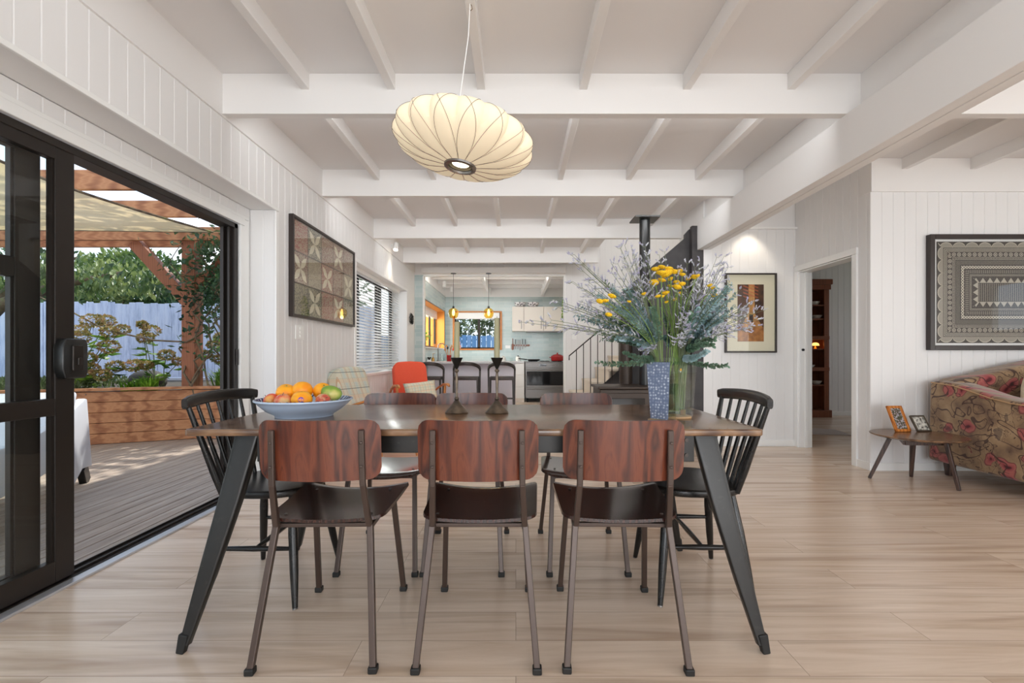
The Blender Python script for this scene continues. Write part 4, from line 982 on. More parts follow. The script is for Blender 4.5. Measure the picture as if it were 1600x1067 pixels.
MB().lathe([(.046, HH), (.062, HH+.002), (.05, HH+.008), (.012, HH+.03), (0, HH+.03)], n=40).build('top_cap', M['steel'], lp, 40)
MB().lathe([(.0, -HH+.03), (.050, -HH+.03), (.0535, -HH+.012), (.0535, -HH+.002)], n=30).build('dark_rim', M['alu'], lp, 40)
MB().lathe([(0, -HH+.006), (.040, -HH+.010), (.044, -HH+.018), (0, -HH+.024)], n=30).build('bulb', M['bulb'], lp, 60)
lamp('pendant_light', 'POINT', (-.243, 2.2, 2.03), .9, (1, .8, .52), shadow_soft_size=.06)
cd = tag(empty('lamp_cord', (-.243+.0, 2.2, 2.22)), 'thin white cord and hook holding the pendant lamp', 'cord')
MB().tube([(-.022, .0, -.03), (.02, .02, .30), (.028, .03, .47)], .0022, 8).build('cord', M['trim'], cd); MB().tube([(.028, .03, .465), (.035, .03, .455), (.038, .03, .44), (.03, .03, .432), (.024, .03, .44)], .0018, 6).build('hook', M['bark'], cd)

# ================================================================ PICTURES
def pattern_node_math(m): pass
# large tapa panel: geometric borders made from nested distance-to-edge bands
def tapamat(name, w, h):
    m = mat(name, srgb(60, 54, 48), .8); t = N(m, 'ShaderNodeTexCoord'); sx = N(m, 'ShaderNodeSeparateXYZ'); lk(m, t.outputs['Object'], sx.inputs[0])
    x, z = sx.outputs[0], sx.outputs[2]
    mm = lambda op, a, b=0, c=0: mathn(m, op, a, b, c)
    ax = mm('SUBTRACT', w/2, mm('ABSOLUTE', x)); az = mm('SUBTRACT', h/2, mm('ABSOLUTE', z))
    d = mm('MINIMUM', ax, az)                                   # distance to the panel edge
    horiz = mm('LESS_THAN', az, ax)                             # 1 where the nearest edge is top or bottom
    u = mm('ADD', mm('MULTIPLY', horiz, x), mm('MULTIPLY', mm('SUBTRACT', 1, horiz), z))
    L_, D_ = srgb(206, 200, 184), srgb(58, 53, 48)
    def band(a, b): return mm('MULTIPLY', mm('GREATER_THAN', d, a), mm('LESS_THAN', d, b))
    def per(p, lo, hi, off=0): 
        f = mm('FRACT', mm('ADD', mm('DIVIDE', u, p), 100.5+off)); return mm('MULTIPLY', mm('GREATER_THAN', f, lo), mm('LESS_THAN', f, hi))
    def tri(p, off=0): return mm('MULTIPLY', mm('ABSOLUTE', mm('SUBTRACT', mm('FRACT', mm('ADD', mm('DIVIDE', u, p), 100.5+off)), .5)), 2)
    masks = []
    # scallops
    tq = tri(.115); arc = mm('SUBTRACT', .052, mm('MULTIPLY', mm('SQRT', mm('MAXIMUM', mm('SUBTRACT', 1, mm('MULTIPLY', tq, tq)), 0)), .046))
    masks.append((mm('MULTIPLY', mm('GREATER_THAN', d, arc), mm('LESS_THAN', d, .055)), .5)); 
    masks.append((mm('MULTIPLY', mm('GREATER_THAN', d, arc), mm('LESS_THAN', d, mm('ADD', arc, .006))), 1.0))
    for a, b in ((.062, .067), (.074, .079), (.086, .090)): masks.append((band(a, b), .85))
    # ring row
    fr = mm('SUBTRACT', mm('FRACT', mm('ADD', mm('DIVIDE', u, .046), 100.5)), .5); dx = mm('MULTIPLY', fr, .046); dy = mm('SUBTRACT', d, .115)
    rr = mm('SQRT', mm('ADD', mm('MULTIPLY', dx, dx), mm('MULTIPLY', dy, dy)))
    masks.append((mm('MULTIPLY', mm('GREATER_THAN', rr, .012), mm('LESS_THAN', rr, .017)), .85)); masks.append((mm('LESS_THAN', rr, .006), .8))
    for a, b in ((.138, .141), (.158, .161)): masks.append((band(a, b), .7))
    masks.append((mm('MULTIPLY', band(.145, .153), per(.014, 0, .5)), .7))
    masks.append((mm('MULTIPLY', band(.168, .205), mm('LESS_THAN', mm('FRACT', mm('DIVIDE', mm('ADD', u, d), .012)), .35)), .34))
    f2 = mm('SUBTRACT', mm('FRACT', mm('ADD', mm('DIVIDE', u, .026), 100.5)), .5); dx2 = mm('MULTIPLY', f2, .026); dy2 = mm('SUBTRACT', d, .228)
    r2 = mm('SQRT', mm('ADD', mm('MULTIPLY', dx2, dx2), mm('MULTIPLY', dy2, dy2))); masks.append((mm('MULTIPLY', mm('GREATER_THAN', r2, .006), mm('LESS_THAN', r2, .013)), 1.0))
    masks.append((mm('MULTIPLY', band(.252, .282), per(.017, 0, .4)), .42)); masks.append((band(.292, .296), .6)); masks.append((band(.302, .306), .6))
    tz = mm('MULTIPLY', mm('SUBTRACT', 1, tri(.062)), .045); masks.append((mm('MULTIPLY', band(.318, .366), mm('LESS_THAN', mm('SUBTRACT', .366, d), tz)), .75))
    masks.append((mm('MULTIPLY', mm('GREATER_THAN', d, .372), mm('LESS_THAN', mm('FRACT', mm('DIVIDE', x, .019)), .35)), .35))
    s_ = None
    for mk, wgt in masks:
        v_ = mm('MULTIPLY', mk, wgt); s_ = v_ if s_ is None else mm('MAXIMUM', s_, v_)
    n = N(m, 'ShaderNodeTexNoise', Scale=160.0, Detail=2.0); lk(m, t.outputs['Object'], n.inputs['Vector'])
    hatch = mm('MULTIPLY', mm('GREATER_THAN', n.outputs[0], .58), .16); s_ = mm('MAXIMUM', s_, hatch)
    lk(m, mixc(m, s_, D_, L_), bsdf(m).inputs['Base Color']); return m
x0, x1, z0, z1 = 3.662, 5.12, 1.076, 2.10
cxp, czp = (x0+x1)/2, (z0+z1)/2
pc = tag(empty('framed_tapa', (cxp, 4.20, czp)), 'very large dark framed black and cream geometric bark cloth above the floral sofa', 'picture')
W2, H2 = (x1-x0)/2, (z1-z0)/2
def frame(mb, W2, H2, fw, y0, y1, b=.004):
    mb.box(-W2, -W2+fw, y0, y1, -H2, H2, b).box(W2-fw, W2, y0, y1, -H2, H2, b).box(-W2+fw, W2-fw, y0, y1, H2-fw, H2, b).box(-W2+fw, W2-fw, y0, y1, -H2, -H2+fw, b); return mb
FRK = mat('dark_brown_frame', srgb(46, 36, 32), .35)
frame(MB(), W2, H2, .042, -.02, .03).build('frame', FRK, pc)
MB().box(-W2+.04, W2-.04, .005, .028, -H2+.04, H2-.04).build('backing', M['trim'], pc)
MB().box(-W2+.072, W2-.072, .0, .005, -H2+.062, H2-.062).build('bark_cloth', tapamat('tapa_pattern', (W2-.072)*2, (H2-.062)*2), pc)
MB().box(-W2+.04, W2-.04, -.010, -.007, -H2+.04, H2-.04).build('glass', M['picglass2'], pc)
# small picture
m = M['photo1'] = mat('golden_interior_print', srgb(120, 70, 30), .7); t = N(m, 'ShaderNodeTexCoord'); sx = N(m, 'ShaderNodeSeparateXYZ'); lk(m, t.outputs['Object'], sx.inputs[0])
mm = lambda op, a, b=0, c=0: mathn(m, op, a, b, c)
x_, z_ = sx.outputs[0], sx.outputs[2]
gz = mm('ABSOLUTE', mm('ADD', z_, .02)); w_ = mm('ADD', mm('MULTIPLY', mm('MAXIMUM', mm('MULTIPLY', z_, -1), 0), .55), .035)
glow = mm('LESS_THAN', mm('ABSOLUTE', mm('SUBTRACT', x_, .01)), w_); nn2 = N(m, 'ShaderNodeTexNoise', Scale=14.0, Detail=6.0); lk(m, t.outputs['Object'], nn2.inputs['Vector'])
base = ramp(m, nn2.outputs[0], [(.3, srgb(40, 24, 16)), (.6, srgb(92, 56, 30))]); gold = ramp(m, nn2.outputs[0], [(.3, srgb(150, 92, 40)), (.65, srgb(226, 170, 96))])
c = mixc(m, mm('MULTIPLY', glow, .85), base, gold)
fl = ramp(m, nn2.outputs[0], [(.3, srgb(120, 70, 30)), (.7, srgb(190, 120, 56))]); c = mixc(m, mm('MULTIPLY', mm('LESS_THAN', z_, -.16), .7), c, fl)
strp = mm('MULTIPLY', mm('GREATER_THAN', z_, .17), mm('LESS_THAN', mm('FRACT', mm('MULTIPLY', mm('ADD', mm('MULTIPLY', x_, .35), z_), 26)), .4)); strp = mm('MULTIPLY', strp, mm('LESS_THAN', mm('ABSOLUTE', x_), .085)); c = mixc(m, mm('MULTIPLY', strp, .6), c, srgb(190, 96, 60))
fig = mm('MULTIPLY', mm('LESS_THAN', mm('ABSOLUTE', mm('SUBTRACT', x_, .005)), .022), mm('LESS_THAN', mm('ABSOLUTE', mm('ADD', z_, .06)), .045)); c = mixc(m, fig, c, srgb(56, 40, 40))
lk(m, c, bsdf(m).inputs['Base Color'])
x0, x1, z0, z1 = 2.362, 2.942, 1.059, 1.956
pc = tag(empty('framed_print', ((x0+x1)/2, 5.35, (z0+z1)/2)), 'narrow golden brown interior print in a wide cream mount and thin dark frame', 'picture'); W2, H2 = (x1-x0)/2, (z1-z0)/2
frame(MB(), W2, H2, .018, -.02, .018, .003).build('frame', FRK, pc)
MB().box(-W2+.016, W2-.016, .0, .015, -H2+.016, H2-.016).build('mount', mat('cream_mount', srgb(228, 222, 196), .8), pc)
MB().box(-.148, .148, -.002, .0, -.322, .322).build('print', M['photo1'], pc)
MB().box(-W2+.016, W2-.016, -.009, -.007, -H2+.016, H2-.016).build('glass', M['picglass'], pc)
# textile panel on the left wall
m = M['textile'] = mat('patchwork_textile', srgb(120, 104, 92), .8); t = N(m, 'ShaderNodeTexCoord'); sx = N(m, 'ShaderNodeSeparateXYZ'); lk(m, t.outputs['Object'], sx.inputs[0])
mm = lambda op, a, b=0, c=0: mathn(m, op, a, b, c)
y_, z_ = sx.outputs[1], sx.outputs[2]
cw, chh = .285, .262
fy = mm('ADD', mm('DIVIDE', y_, cw), 10.5); fz = mm('ADD', mm('DIVIDE', z_, chh), 10.5); iy = mm('FLOOR', fy); iz = mm('FLOOR', fz); py_ = mm('SUBTRACT', mm('FRACT', fy), .5); pz_ = mm('SUBTRACT', mm('FRACT', fz), .5)
cb = N(m, 'ShaderNodeCombineXYZ'); lk(m, iy, cb.inputs[0]); lk(m, iz, cb.inputs[1]); wn = N(m, 'ShaderNodeTexWhiteNoise'); lk(m, cb.outputs[0], wn.inputs[0])
cell = ramp(m, wn.outputs[0], [(0, srgb(132, 80, 72)), (.2, srgb(100, 98, 90)), (.4, srgb(150, 136, 114)), (.55, srgb(122, 72, 66)), (.7, srgb(84, 88, 76)), (.85, srgb(160, 74, 72))]); m.node_tree.nodes[-1]
for n_ in m.node_tree.nodes:
    if n_.type == 'VALTORGB': n_.color_ramp.interpolation = 'CONSTANT'
ns = N(m, 'ShaderNodeTexVoronoi', Scale=60.0); lk(m, t.outputs['Object'], ns.inputs['Vector'])
c = mixc(m, mm('MULTIPLY', mm('GREATER_THAN', ns.outputs['Distance'], .42), .7), cell, srgb(186, 176, 146))
# four-petal motif in alternate cells
u1 = mm('ADD', py_, pz_); u2 = mm('SUBTRACT', py_, pz_)
def petal(a, b):   # lens along axis a
    aa = mm('ABSOLUTE', a); return mm('LESS_THAN', mm('ABSOLUTE', b), mm('MULTIPLY', mm('SINE', mm('MULTIPLY', mm('MINIMUM', aa, .8), 3.9)), .16))
pet = mm('MAXIMUM', petal(u1, u2), petal(u2, u1)); alt = mm('LESS_THAN', mm('MODULO', mm('ADD', iy, iz), 2), .5)
c = mixc(m, mm('MULTIPLY', pet, mm('MULTIPLY', alt, .95)), c, srgb(228, 222, 196))
ed = mm('MAXIMUM', mm('GREATER_THAN', mm('ABSOLUTE', py_), .475), mm('GREATER_THAN', mm('ABSOLUTE', pz_), .475)); c = mixc(m, mm('MULTIPLY', ed, .7), c, srgb(50, 44, 40))
lk(m, c, bsdf(m).inputs['Base Color'])
y0, y1, z0, z1 = 3.83, 5.30, 1.345, 2.178
pc = tag(empty('framed_textile', (XL+.02, (y0+y1)/2, (z0+z1)/2)), 'wide dark framed patchwork leaf pattern cloth on the left wall by the glass door', 'picture'); W2, H2 = (y1-y0)/2, (z1-z0)/2
mb = MB(); fw = .022
for a in ((-W2, -W2+fw, -H2, H2), (W2-fw, W2, -H2, H2), (-W2+fw, W2-fw, H2-fw, H2), (-W2+fw, W2-fw, -H2, -H2+fw)): mb.box(-.018, .022, *a, .002)
mb.build('frame', FRK, pc); MB().box(-.018, .004, -W2+.02, W2-.02, -H2+.02, H2-.02).build('patchwork_cloth', M['textile'], pc)
MB().box(.012, .014, -W2+.02, W2-.02, -H2+.02, H2-.02).build('glass', M['picglass2'], pc)

def switch(name, label, loc, rz, n=2, w=.07, h=.115):
    s = tag(empty(name, loc, rz), label, 'switch'); MB().box(-w/2, w/2, 0, .008, -h/2, h/2, .003).build('plate', M['switch'], s)
    for k in range(n):
        z = (k-(n-1)/2)*.032; MB().box(-.008, .008, .006, .013, z-.011, z+.011, .002).build('rocker', M['trim'], s)
    return s
switch('light_switch', 'white switch plate under the framed cloth on the left wall', (XL, 4.02, 1.225), -PI/2, 3, .15, .12)
switch('light_switch', 'small white switch on the wall beside the stair rail', (1.06, 8.61, 1.38), PI, 2, .085, .125)
switch('power_outlet', 'white power outlet on the kitchen tiles left of the knives', (-.19, KY, 1.23), PI, 1, .12, .08)
switch('power_outlet', 'white power outlet low on the kitchen tiles right of the knives', (-.42, KY, 1.02), PI, 1, .1, .08)
# mask on the left wall
mk = tag(empty('wall_carving', (XL, 8.25, 1.66)), 'small dark openwork metal carving on the left wall beside the window', 'wall decoration'); mb = MB()
rr = random.Random(3)
for k in range(9):
    a = 2*PI*k/9; r1 = .085+rr.uniform(-.02, .02); mb.tube([(.03, 0, 0), (.04, .6*r1*math.cos(a), r1*.7*math.sin(a)), (.02, r1*math.cos(a+.5), r1*1.1*math.sin(a+.5)), (.012, r1*1.2*math.cos(a+1), r1*1.2*math.sin(a+1))], [.012, .016, .010, .005], 7)
mb.ball((.035, 0, .01), .045, 14, 10, (.5, 1, 1.1)); mb.build('carved_body', M['cupblack'], mk, 60)
# spots
def spot(name, label, loc, rx, e=6, vis=True):
    s = tag(empty(name, loc), label, 'light'); s.rotation_euler = (rx, 0, 0)
    MB().lathe([(0, .06), (.035, .06), (.04, .0), (.04, -.05), (.034, -.055), (.032, -.03), (0, -.025)], n=24).build('housing', M['trim'], s, 40)
    MB().lathe([(0, -.031), (.03, -.031), (.03, -.026), (0, -.026)], n=20).build('lens', M['lamp_on'], s, 60)
    return s
spot('ceiling_spotlight', 'white cylindrical spotlight fixed by the left wall between the beams', (-1.76, 6.95, 2.62), R(-25))
MB().box(-1.838, -1.80, 6.93, 6.97, 2.6, 2.66).build('fixing', M['trim'], bpy.data.objects['ceiling_spotlight']).matrix_parent_inverse = bpy.data.objects['ceiling_spotlight'].matrix_world.inverted() if False else Matrix.Translation((1.76, -6.95, -2.62))
lamp('spot_beam_left', 'SPOT', (-1.74, 6.98, 2.54), 16, (1, .86, .68), (R(-15), R(-10), 0), spot_size=R(95), spot_blend=.8, shadow_soft_size=.03)
dl = spot('recessed_downlight', 'lit downlight shining down the wall above the framed print', (2.62, 5.18, 2.70), 0)
lamp('picture_downlight', 'SPOT', (2.63, 5.17, 2.60), 13, (1, .88, .72), (R(4), 0, 0), spot_size=R(84), spot_blend=.6, shadow_soft_size=.02)
for i, (x, y) in enumerate([(-1.45, 10.7), (-1.5, 9.9)]):
    spot('kitchen_spotlight', ['small lit kitchen spotlight in the far left corner', 'small lit kitchen spotlight above the orange window'][i], (x, y, 2.52), R(10))
lamp('added_header_fill', 'AREA', (-.4, 8.76, 2.575), 12, (1, .95, .88), (R(100), 0, 0), shape='RECTANGLE', size=2.3, size_y=.14)  # added fill hidden behind the header to brighten the kitchen
ls = struct(MB().box(-1.6, .8, 8.722, 8.745, 2.49, 2.655).build('added_header_fill_housing', M['trim']))  # backing box made for the added header fill

# ================================================================ LOUNGE: side table, photo frames, sofa
st = tag(empty('side_table', (3.225, 3.80, 0)), 'low round walnut side table with splayed dark legs beside the floral sofa', 'table')
MB().lathe([(0, .372), (.285, .372), (.313, .384), (.315, .390), (.31, .394), (0, .394)], n=64).build('tabletop', M['side_top'], st, 35)
mb = MB()
for k in range(3):
    a = R(225+120*k-18); a2 = R(225+120*(k+1)-18); mb.bar((.2*math.cos(a), .2*math.sin(a), .352), (.2*math.cos(a2), .2*math.sin(a2), .352), .022, .05, bevel=.002)
mb.build('rail', M['walnut_dark'], st)
for fx, fy in ((3.124, 4.01-.0), (3.335, 3.61), (2.90+.145+0, 3.98)): pass
for (dx, dy) in ((-.262, .17), (.145, -.20), (.13, .22)):
    n_ = Vector((dx, dy, 0)).normalized(); MB().bar((n_.x*.17, n_.y*.17, .37), (dx*1.0, dy*1.0, 0), .045, .03, .026, .024, up=(0, 0, 1), bevel=.004).build('leg', M['walnut_dark'], st)
def photoframe(name, label, x, y, w, h, fw, rz, lean, mf, mp, mount=False):
    o = tag(empty(name, (x, y, .3955)), label, 'photo frame'); o.rotation_euler = (R(lean), 0, R(rz)); o.rotation_mode = 'ZXY' if False else 'XYZ'
    q = Matrix.Translation((0, 0, 0)); mb = MB()
    mb.box(-w/2, -w/2+fw, -.008, .008, 0, h, .002).box(w/2-fw, w/2, -.008, .008, 0, h, .002).box(-w/2, w/2, -.008, .008, h-fw, h, .002).box(-w/2, w/2, -.008, .008, 0, fw, .002)
    o.rotation_euler = (-R(lean), 0, R(rz)); mb.build('frame', mf, o); MB().box(-w/2+fw*.8, w/2-fw*.8, -.002, .006, fw*.8, h-fw*.8).build('photo', mp, o)
    lb = R(lean); yb = .075
    MB().prism([(.008, h*.62), (.008, h*.45), (yb, (-yb*math.sin(lb)+.001)/math.cos(lb)+.0), (yb+.012, (-(yb+.012)*math.sin(lb)+.001)/math.cos(lb)+.0)], 'x', -.012, .012).build('strut', mf, o)
    return o
mp1 = mat('colour_photo', srgb(90, 90, 80), .3); n1 = N(mp1, 'ShaderNodeTexNoise', Scale=60.0, Detail=4.0); lk(mp1, coords(mp1), n1.inputs['Vector']); lk(mp1, ramp(mp1, n1.outputs[0], [(.3, srgb(30, 28, 32)), (.45, srgb(70, 90, 60)), (.52, srgb(110, 60, 60)), (.6, srgb(200, 206, 214)), (.7, srgb(60, 70, 100))]), bsdf(mp1).inputs['Base Color'])
mp2 = mat('black_and_white_photo', srgb(150, 148, 140), .3); n1 = N(mp2, 'ShaderNodeTexNoise', Scale=40.0, Detail=3.0); lk(mp2, coords(mp2), n1.inputs['Vector']); lk(mp2, ramp(mp2, n1.outputs[0], [(.38, srgb(60, 58, 54)), (.5, srgb(190, 188, 178)), (.62, srgb(228, 226, 216))]), bsdf(mp2).inputs['Base Color'])
photoframe('photo_frame', 'orange timber photo frame leaning on the round side table', 3.215, 3.93, .135, .225, .022, 4, 25, M['orange_wood'], mp1)
pewter = mat('pewter_frame', srgb(116, 108, 96), .4, .7)
photoframe('photo_frame', 'small pewter frame with a black and white portrait beside the orange frame', 3.40, 3.94, .125, .145, .012, 3, 32, pewter, mp2)

sf = tag(empty('sofa', (3.60, 0, 0)), 'large camelback sofa in tan velvet with dark vines and red flowers', 'sofa')
# outer arm: sweeping profile in Y-Z, rolled top
def arm(x0, x1):
    P = [(4.13, .10), (4.13, .80)]
    top = [(4.13, .80), (4.05, .812), (3.9, .80), (3.75, .765), (3.6, .725), (3.45, .70), (3.3, .69), (3.12, .685), (3.05, .65), (3.03, .58)]
    poly = [(4.15, .12)]+top+[(3.03, .12)]
    return MB().prism(poly, 'x', x0, x1, .035, 4)
a_ = arm(0, .20); a_.build('arm', M['floral'], sf, 60)
arm(1.95, 2.15).build('arm', M['floral'], sf, 60)
mb = MB(); P = [(.03, .3), (.03, .78), (.12, .83), (.3, .865), (.55, .93), (.8, .985), (1.07, 1.0), (1.35, .985), (1.6, .93), (1.85, .865), (2.03, .83), (2.12, .80), (2.12, .3)]
mb.prism(P, 'y', 3.92, 4.16, .05, 4); mb.build('backrest', M['floral'], sf, 60)
MB().box(.12, 2.03, 3.08, 4.1, .12, .36, .02).build('seat_base', M['floral'], sf, 60)
for k in range(2): MB().box(.21+.87*k, 1.07+.87*k, 3.05, 3.93, .355, .50, .05, 4).build('seat_cushion', M['floral'], sf, 60)
MB().tube([(-.004, 4.10, .795), (-.004, 3.9, .78), (-.004, 3.75, .745), (-.004, 3.6, .705), (-.004, 3.45, .68), (-.004, 3.15, .665)], .005, 8).build('piping', M['ply_edge'], sf, 60)
for x in (.12, 2.0):
    for y in (3.14, 4.06): MB().bar((x, y, .125), (x, y, 0), .07, .07, .05, .05, up=(0, 1, 0), bevel=.01).build('leg', M['walnut_dark'], sf)
def cushion(name, label, loc, rot, w, h, t, m, parent=None):
    mb = MB(); n = 14; G = {}
    for s in (1, -1):
        for i in range(n+1):
            for j in range(n+1):
                u = -1+2*i/n; v = -1+2*j/n; e = (1-u**4)*(1-v**4); pinch = 1-.07*(1-abs(u))*abs(v)**3
                pu = u*(1-.08*(1-v*v)*(-1)*0) ; x = w/2*u*(1-.06*(1-abs(v)**2)*abs(u)); z = h/2*v*(1-.06*(1-abs(u)**2)*abs(v))
                G[s, i, j] = mb.bm.verts.new((x, s*t/2*e**.55, z))
    for s in (1, -1):
        for i in range(n):
            for j in range(n): mb.bm.faces.new((G[s, i, j], G[s, i+1, j], G[s, i+1, j+1], G[s, i, j+1]))
    bmesh.ops.remove_doubles(mb.bm, verts=mb.bm.verts, dist=1e-5)
    o = mb.build(name, m, parent, 180, loc, rot); return o
o = cushion('cushion', '', (3.98, 3.62, .66), (R(-14), R(38), R(20)), .34, .34, .12, M['sofacushion']); tag(o, 'cream cushion nearest the arm of the floral sofa', 'cushion')
o = cushion('cushion', '', (4.26, 3.70, .67), (R(-20), R(30), R(8)), .46, .42, .15, M['olive']); tag(o, 'olive green velvet cushion leaning behind the cream one on the sofa', 'cushion')

# ================================================================ BACK ROOM
cb_ = tag(empty('display_cabinet', (4.78, 7.86, 0)), 'tall brown timber cabinet with open glazed shelves seen through the doorway', 'cabinet')
mb = MB(); CWd = .42
mb.box(-CWd-.03, CWd+.03, -.03, .24, 0, .12, .004).box(-CWd-.04, CWd+.04, -.04, .24, 2.20, 2.29, .01).box(-CWd-.02, CWd+.02, -.02, .24, 2.12, 2.2, .004)
mb.box(-CWd, -CWd+.03, .0, .235, .12, 2.12).box(CWd-.03, CWd, 0, .235, .12, 2.12).box(-CWd, CWd, .215, .235, .12, 2.12).box(CWd-.085, CWd-.02, -.005, .02, .12, 2.12, .003).box(-CWd+.02, -CWd+.14, -.005, .02, .12, 2.12, .003)
mb.build('body', M['brown_wood'], cb_)
for z in (.52, .78, 1.12, 1.30, 1.62, 1.85): MB().box(-CWd+.03, CWd-.03, .01, .215, z, z+.022).build('shelf', M['brown_wood'], cb_)
for z in (.80, 1.32): MB().box(-CWd+.02, CWd-.005, -.02, .1, z-.03, z+.03, .004).build('drawer_rail', M['brown_wood'], cb_)
for k, (z, x) in enumerate([(.542, .2), (1.87, .16), (.80+.01, .08), (1.642, .2)]):
    o = MB().lathe([(0, .005), (.04, .0), (.05, .006), (.085, .06), (.08, .06), (.045, .012), (0, .012)], n=24).build('bowl', M['white_ceramic'], None, 50, (4.86+x, 7.97, z))
    tag(o, ['white bowl low in the brown cabinet', 'white bowl on the top shelf of the brown cabinet', 'white bowl on the middle rail of the brown cabinet', 'white bowl on the second shelf of the brown cabinet'][k], 'bowl', 'bowls in the brown cabinet')
o = tag(empty('cabinet_lamp', (5.02, 7.94, 1.142)), 'small lit orange lamp inside the brown cabinet', 'lamp'); MB().lathe([(0, 0), (.03, 0), (.012, .02), (.01, .06), (0, .06)], n=16).build('base', M['brass'], o, 40); MB().lathe([(.06, .05), (.05, .085), (.02, .10), (0, .10)], n=20).build('shade', emis('orange_lamp_glow', (1, .45, .12, 1), 2.2), o, 50)
o = MB().prism([(3.7, 6.2), (4.30, 6.05), (4.38, 6.5), (3.6, 7.0)], 'z', .0, .012, .003).build('floor_rug', M['rug']); tag(o, 'corner of a pale grey rug on the floor inside the back room', 'rug')

# ================================================================ STAIR, STEEL WALL, WOOD STOVE
mb = MB(); mb.prism([(1.226, 0), (1.226, 1.760), (1.954, 2.384), (1.954, 2.43), (2.006, 2.488), (2.128, 2.488), (2.128, 0)], 'y', 5.46, 5.52)
struct(mb.build('wall_steel', M['blackpanel']), 'black steel panel with a sloping top behind the wood stove')
struct(MB().box(2.0, 2.205, 5.375, 5.44, 0, 2.50).build('post_black', M['blackpanel']), 'black post carrying the end of the main beam')
bpy.data.objects['post_black'].name = 'column_black'
sw = tag(empty('staircase', (0, 0, 0)), 'white and cream staircase rising to the right behind the wood stove', 'staircase')
mb = MB(); run, rise, x0s, YS = .233, .205, .74, 7.32
for k in range(10): 
    MB().box(x0s+run*k-.015, x0s+run*(k+1)+.01, YS+.01, 8.59, rise*(k+1)-.04, rise*(k+1), .008).build('tread', M['cream'], sw)
    MB().box(x0s+run*k, x0s+run*k+.02, YS+.02, 8.59, rise*k, rise*(k+1)-.04).build('riser', M['cream'], sw)
sl = rise/run
def strz(x): return .438+(x-1.213)*.88
mb = MB(); xa, xb = .735, 3.1
mb.prism([(xa, max(0, strz(xa)-.03)), (xa, strz(xa)+.03), (xb, strz(xb)+.03), (xb, strz(xb)-.25), (1.0, 0.0), (xa, 0)], 'y', YS-.03, YS); mb.build('stringer', M['blackpanel'], sw)
rail = tag(empty('stair_railing', (0, 0, 0)), 'thin dark metal balustrade along the staircase', 'railing')
def railz(x): return 1.02+(x-.819)*.845
MB().tube([(.819, YS-.045, .955), (.819, YS-.045, 1.02), (3.0, YS-.045, railz(3.0))], .009, 8).build('handrail', M['alu'], rail, 60)
for k in range(19):
    x = .93+k*.109; MB().box(x-.006, x+.006, YS-.051, YS-.039, max(0.0, strz(x)-.02), railz(x)).build('baluster', M['alu'], rail)
stv = tag(empty('wood_stove', (1.19, 5.02, 0)), 'dark brown cast iron wood stove with black flue behind the vases', 'stove')
MB().box(-.32, .32, -.12, .32, .12, .68, .012).build('firebox', M['stove'], stv)
MB().box(-.345, .345, -.15, .35, .68, .706, .008, 3).build('top_plate', M['stove'], stv)
MB().box(-.30, .30, -.1, .30, 0, .12, .01).build('plinth', M['blackpanel'], stv)
dr = MB().box(-.28, .20, -.138, -.12, .20, .64, .008).build('door', M['stove'], stv); MB().box(-.22, .14, -.143, -.137, .27, .585, .004).build('window', M['ovenglass'], dr); MB().tube([(.17, -.15, .40), (.175, -.175, .41), (.175, -.175, .50), (.17, -.15, .51)], .008, 8).build('handle', M['steel'], dr, 60)
MB().tube([(.225, .18, .70), (.225, .18, 2.53)], .058, 28).build('flue_pipe', M['black'], stv, 50)
mb = MB()
for k in range(46): z = .72+k*.016; mb.tube([(.06, .36, z), (.06, .36, z+.011)], .075, 20)
mb.tube([(.06, .36, .706), (.06, .36, 1.46)], .071, 20); mb.build('heat_shield', M['stove'], stv, 50)
MB().box(.09, .36, .05, .32, 2.515, 2.53).build('flue_plate', M['black'], stv)

# ================================================================ ARMCHAIRS
def armchair(label, loc, rz, mseat, mback, sc=1.0):
    """local -Y is the sitting direction"""
    c = tag(empty('armchair', loc, R(rz)), label, 'armchair')
    t = R(16)
    Mb = Matrix.Translation((0, .20, .36)) @ Matrix.Rotation(-t, 4, 'X')
    poly = [(-.24, 0), (-.235, .50), (-.215, .555), (-.17, .585), (0, .595), (.17, .585), (.215, .555), (.235, .50), (.24, 0)]
    MB().prism(poly, 'y', -.07, .07, .045, 4, M=Mb).build('backrest', mback, c, 60)
    MB().box(-.26, .26, -.34, .24, .29, .42, .045, 4).build('seat', mseat, c, 60)
    for s in (-1, 1):
        P = [Vector((s*.31, .20, .50)), Vector((s*.325, .02, .58)), Vector((s*.335, -.18, .635)), Vector((s*.335, -.34, .645)), Vector((s*.33, -.40, .62))]
        MB().tube(P, [.014, .020, .026, .027, .016], 12, flat=.55).build('armrest', M['armwood'], c, 60)
        MB().tube([(s*.325, -.26, .63), (s*.31, -.27, .42), (s*.30, -.31, 0)], [.015, .018, .012], 10).build('leg', M['armwood'], c, 60)
        MB().tube([(s*.31, .18, .51), (s*.30, .22, .30), (s*.29, .38, 0)], [.015, .018, .012], 10).build('leg', M['armwood'], c, 60)
    MB().bar((-.30, -.28, .29), (.30, -.28, .29), .025, .04, bevel=.004).bar((-.30, .22, .29), (.30, .22, .29), .025, .04, bevel=.004).bar((-.29, -.28, .29), (-.29, .22, .29), .025, .04).bar((.29, -.28, .29), (.29, .22, .29), .025, .04).build('frame', M['armwood'], c)
    return c
armchair('coral red upholstered armchair with golden timber arms by the blind window', (-1.36, 6.45, 0), 28, M['red_fabric'], M['red_fabric'])
o = cushion('cushion', '', (-1.26, 6.28, .555), (R(-20), R(-5), R(30)), .44, .26, .12, M['plaid_cushion']); tag(o, 'pale checked rectangular cushion on the red armchair', 'cushion')
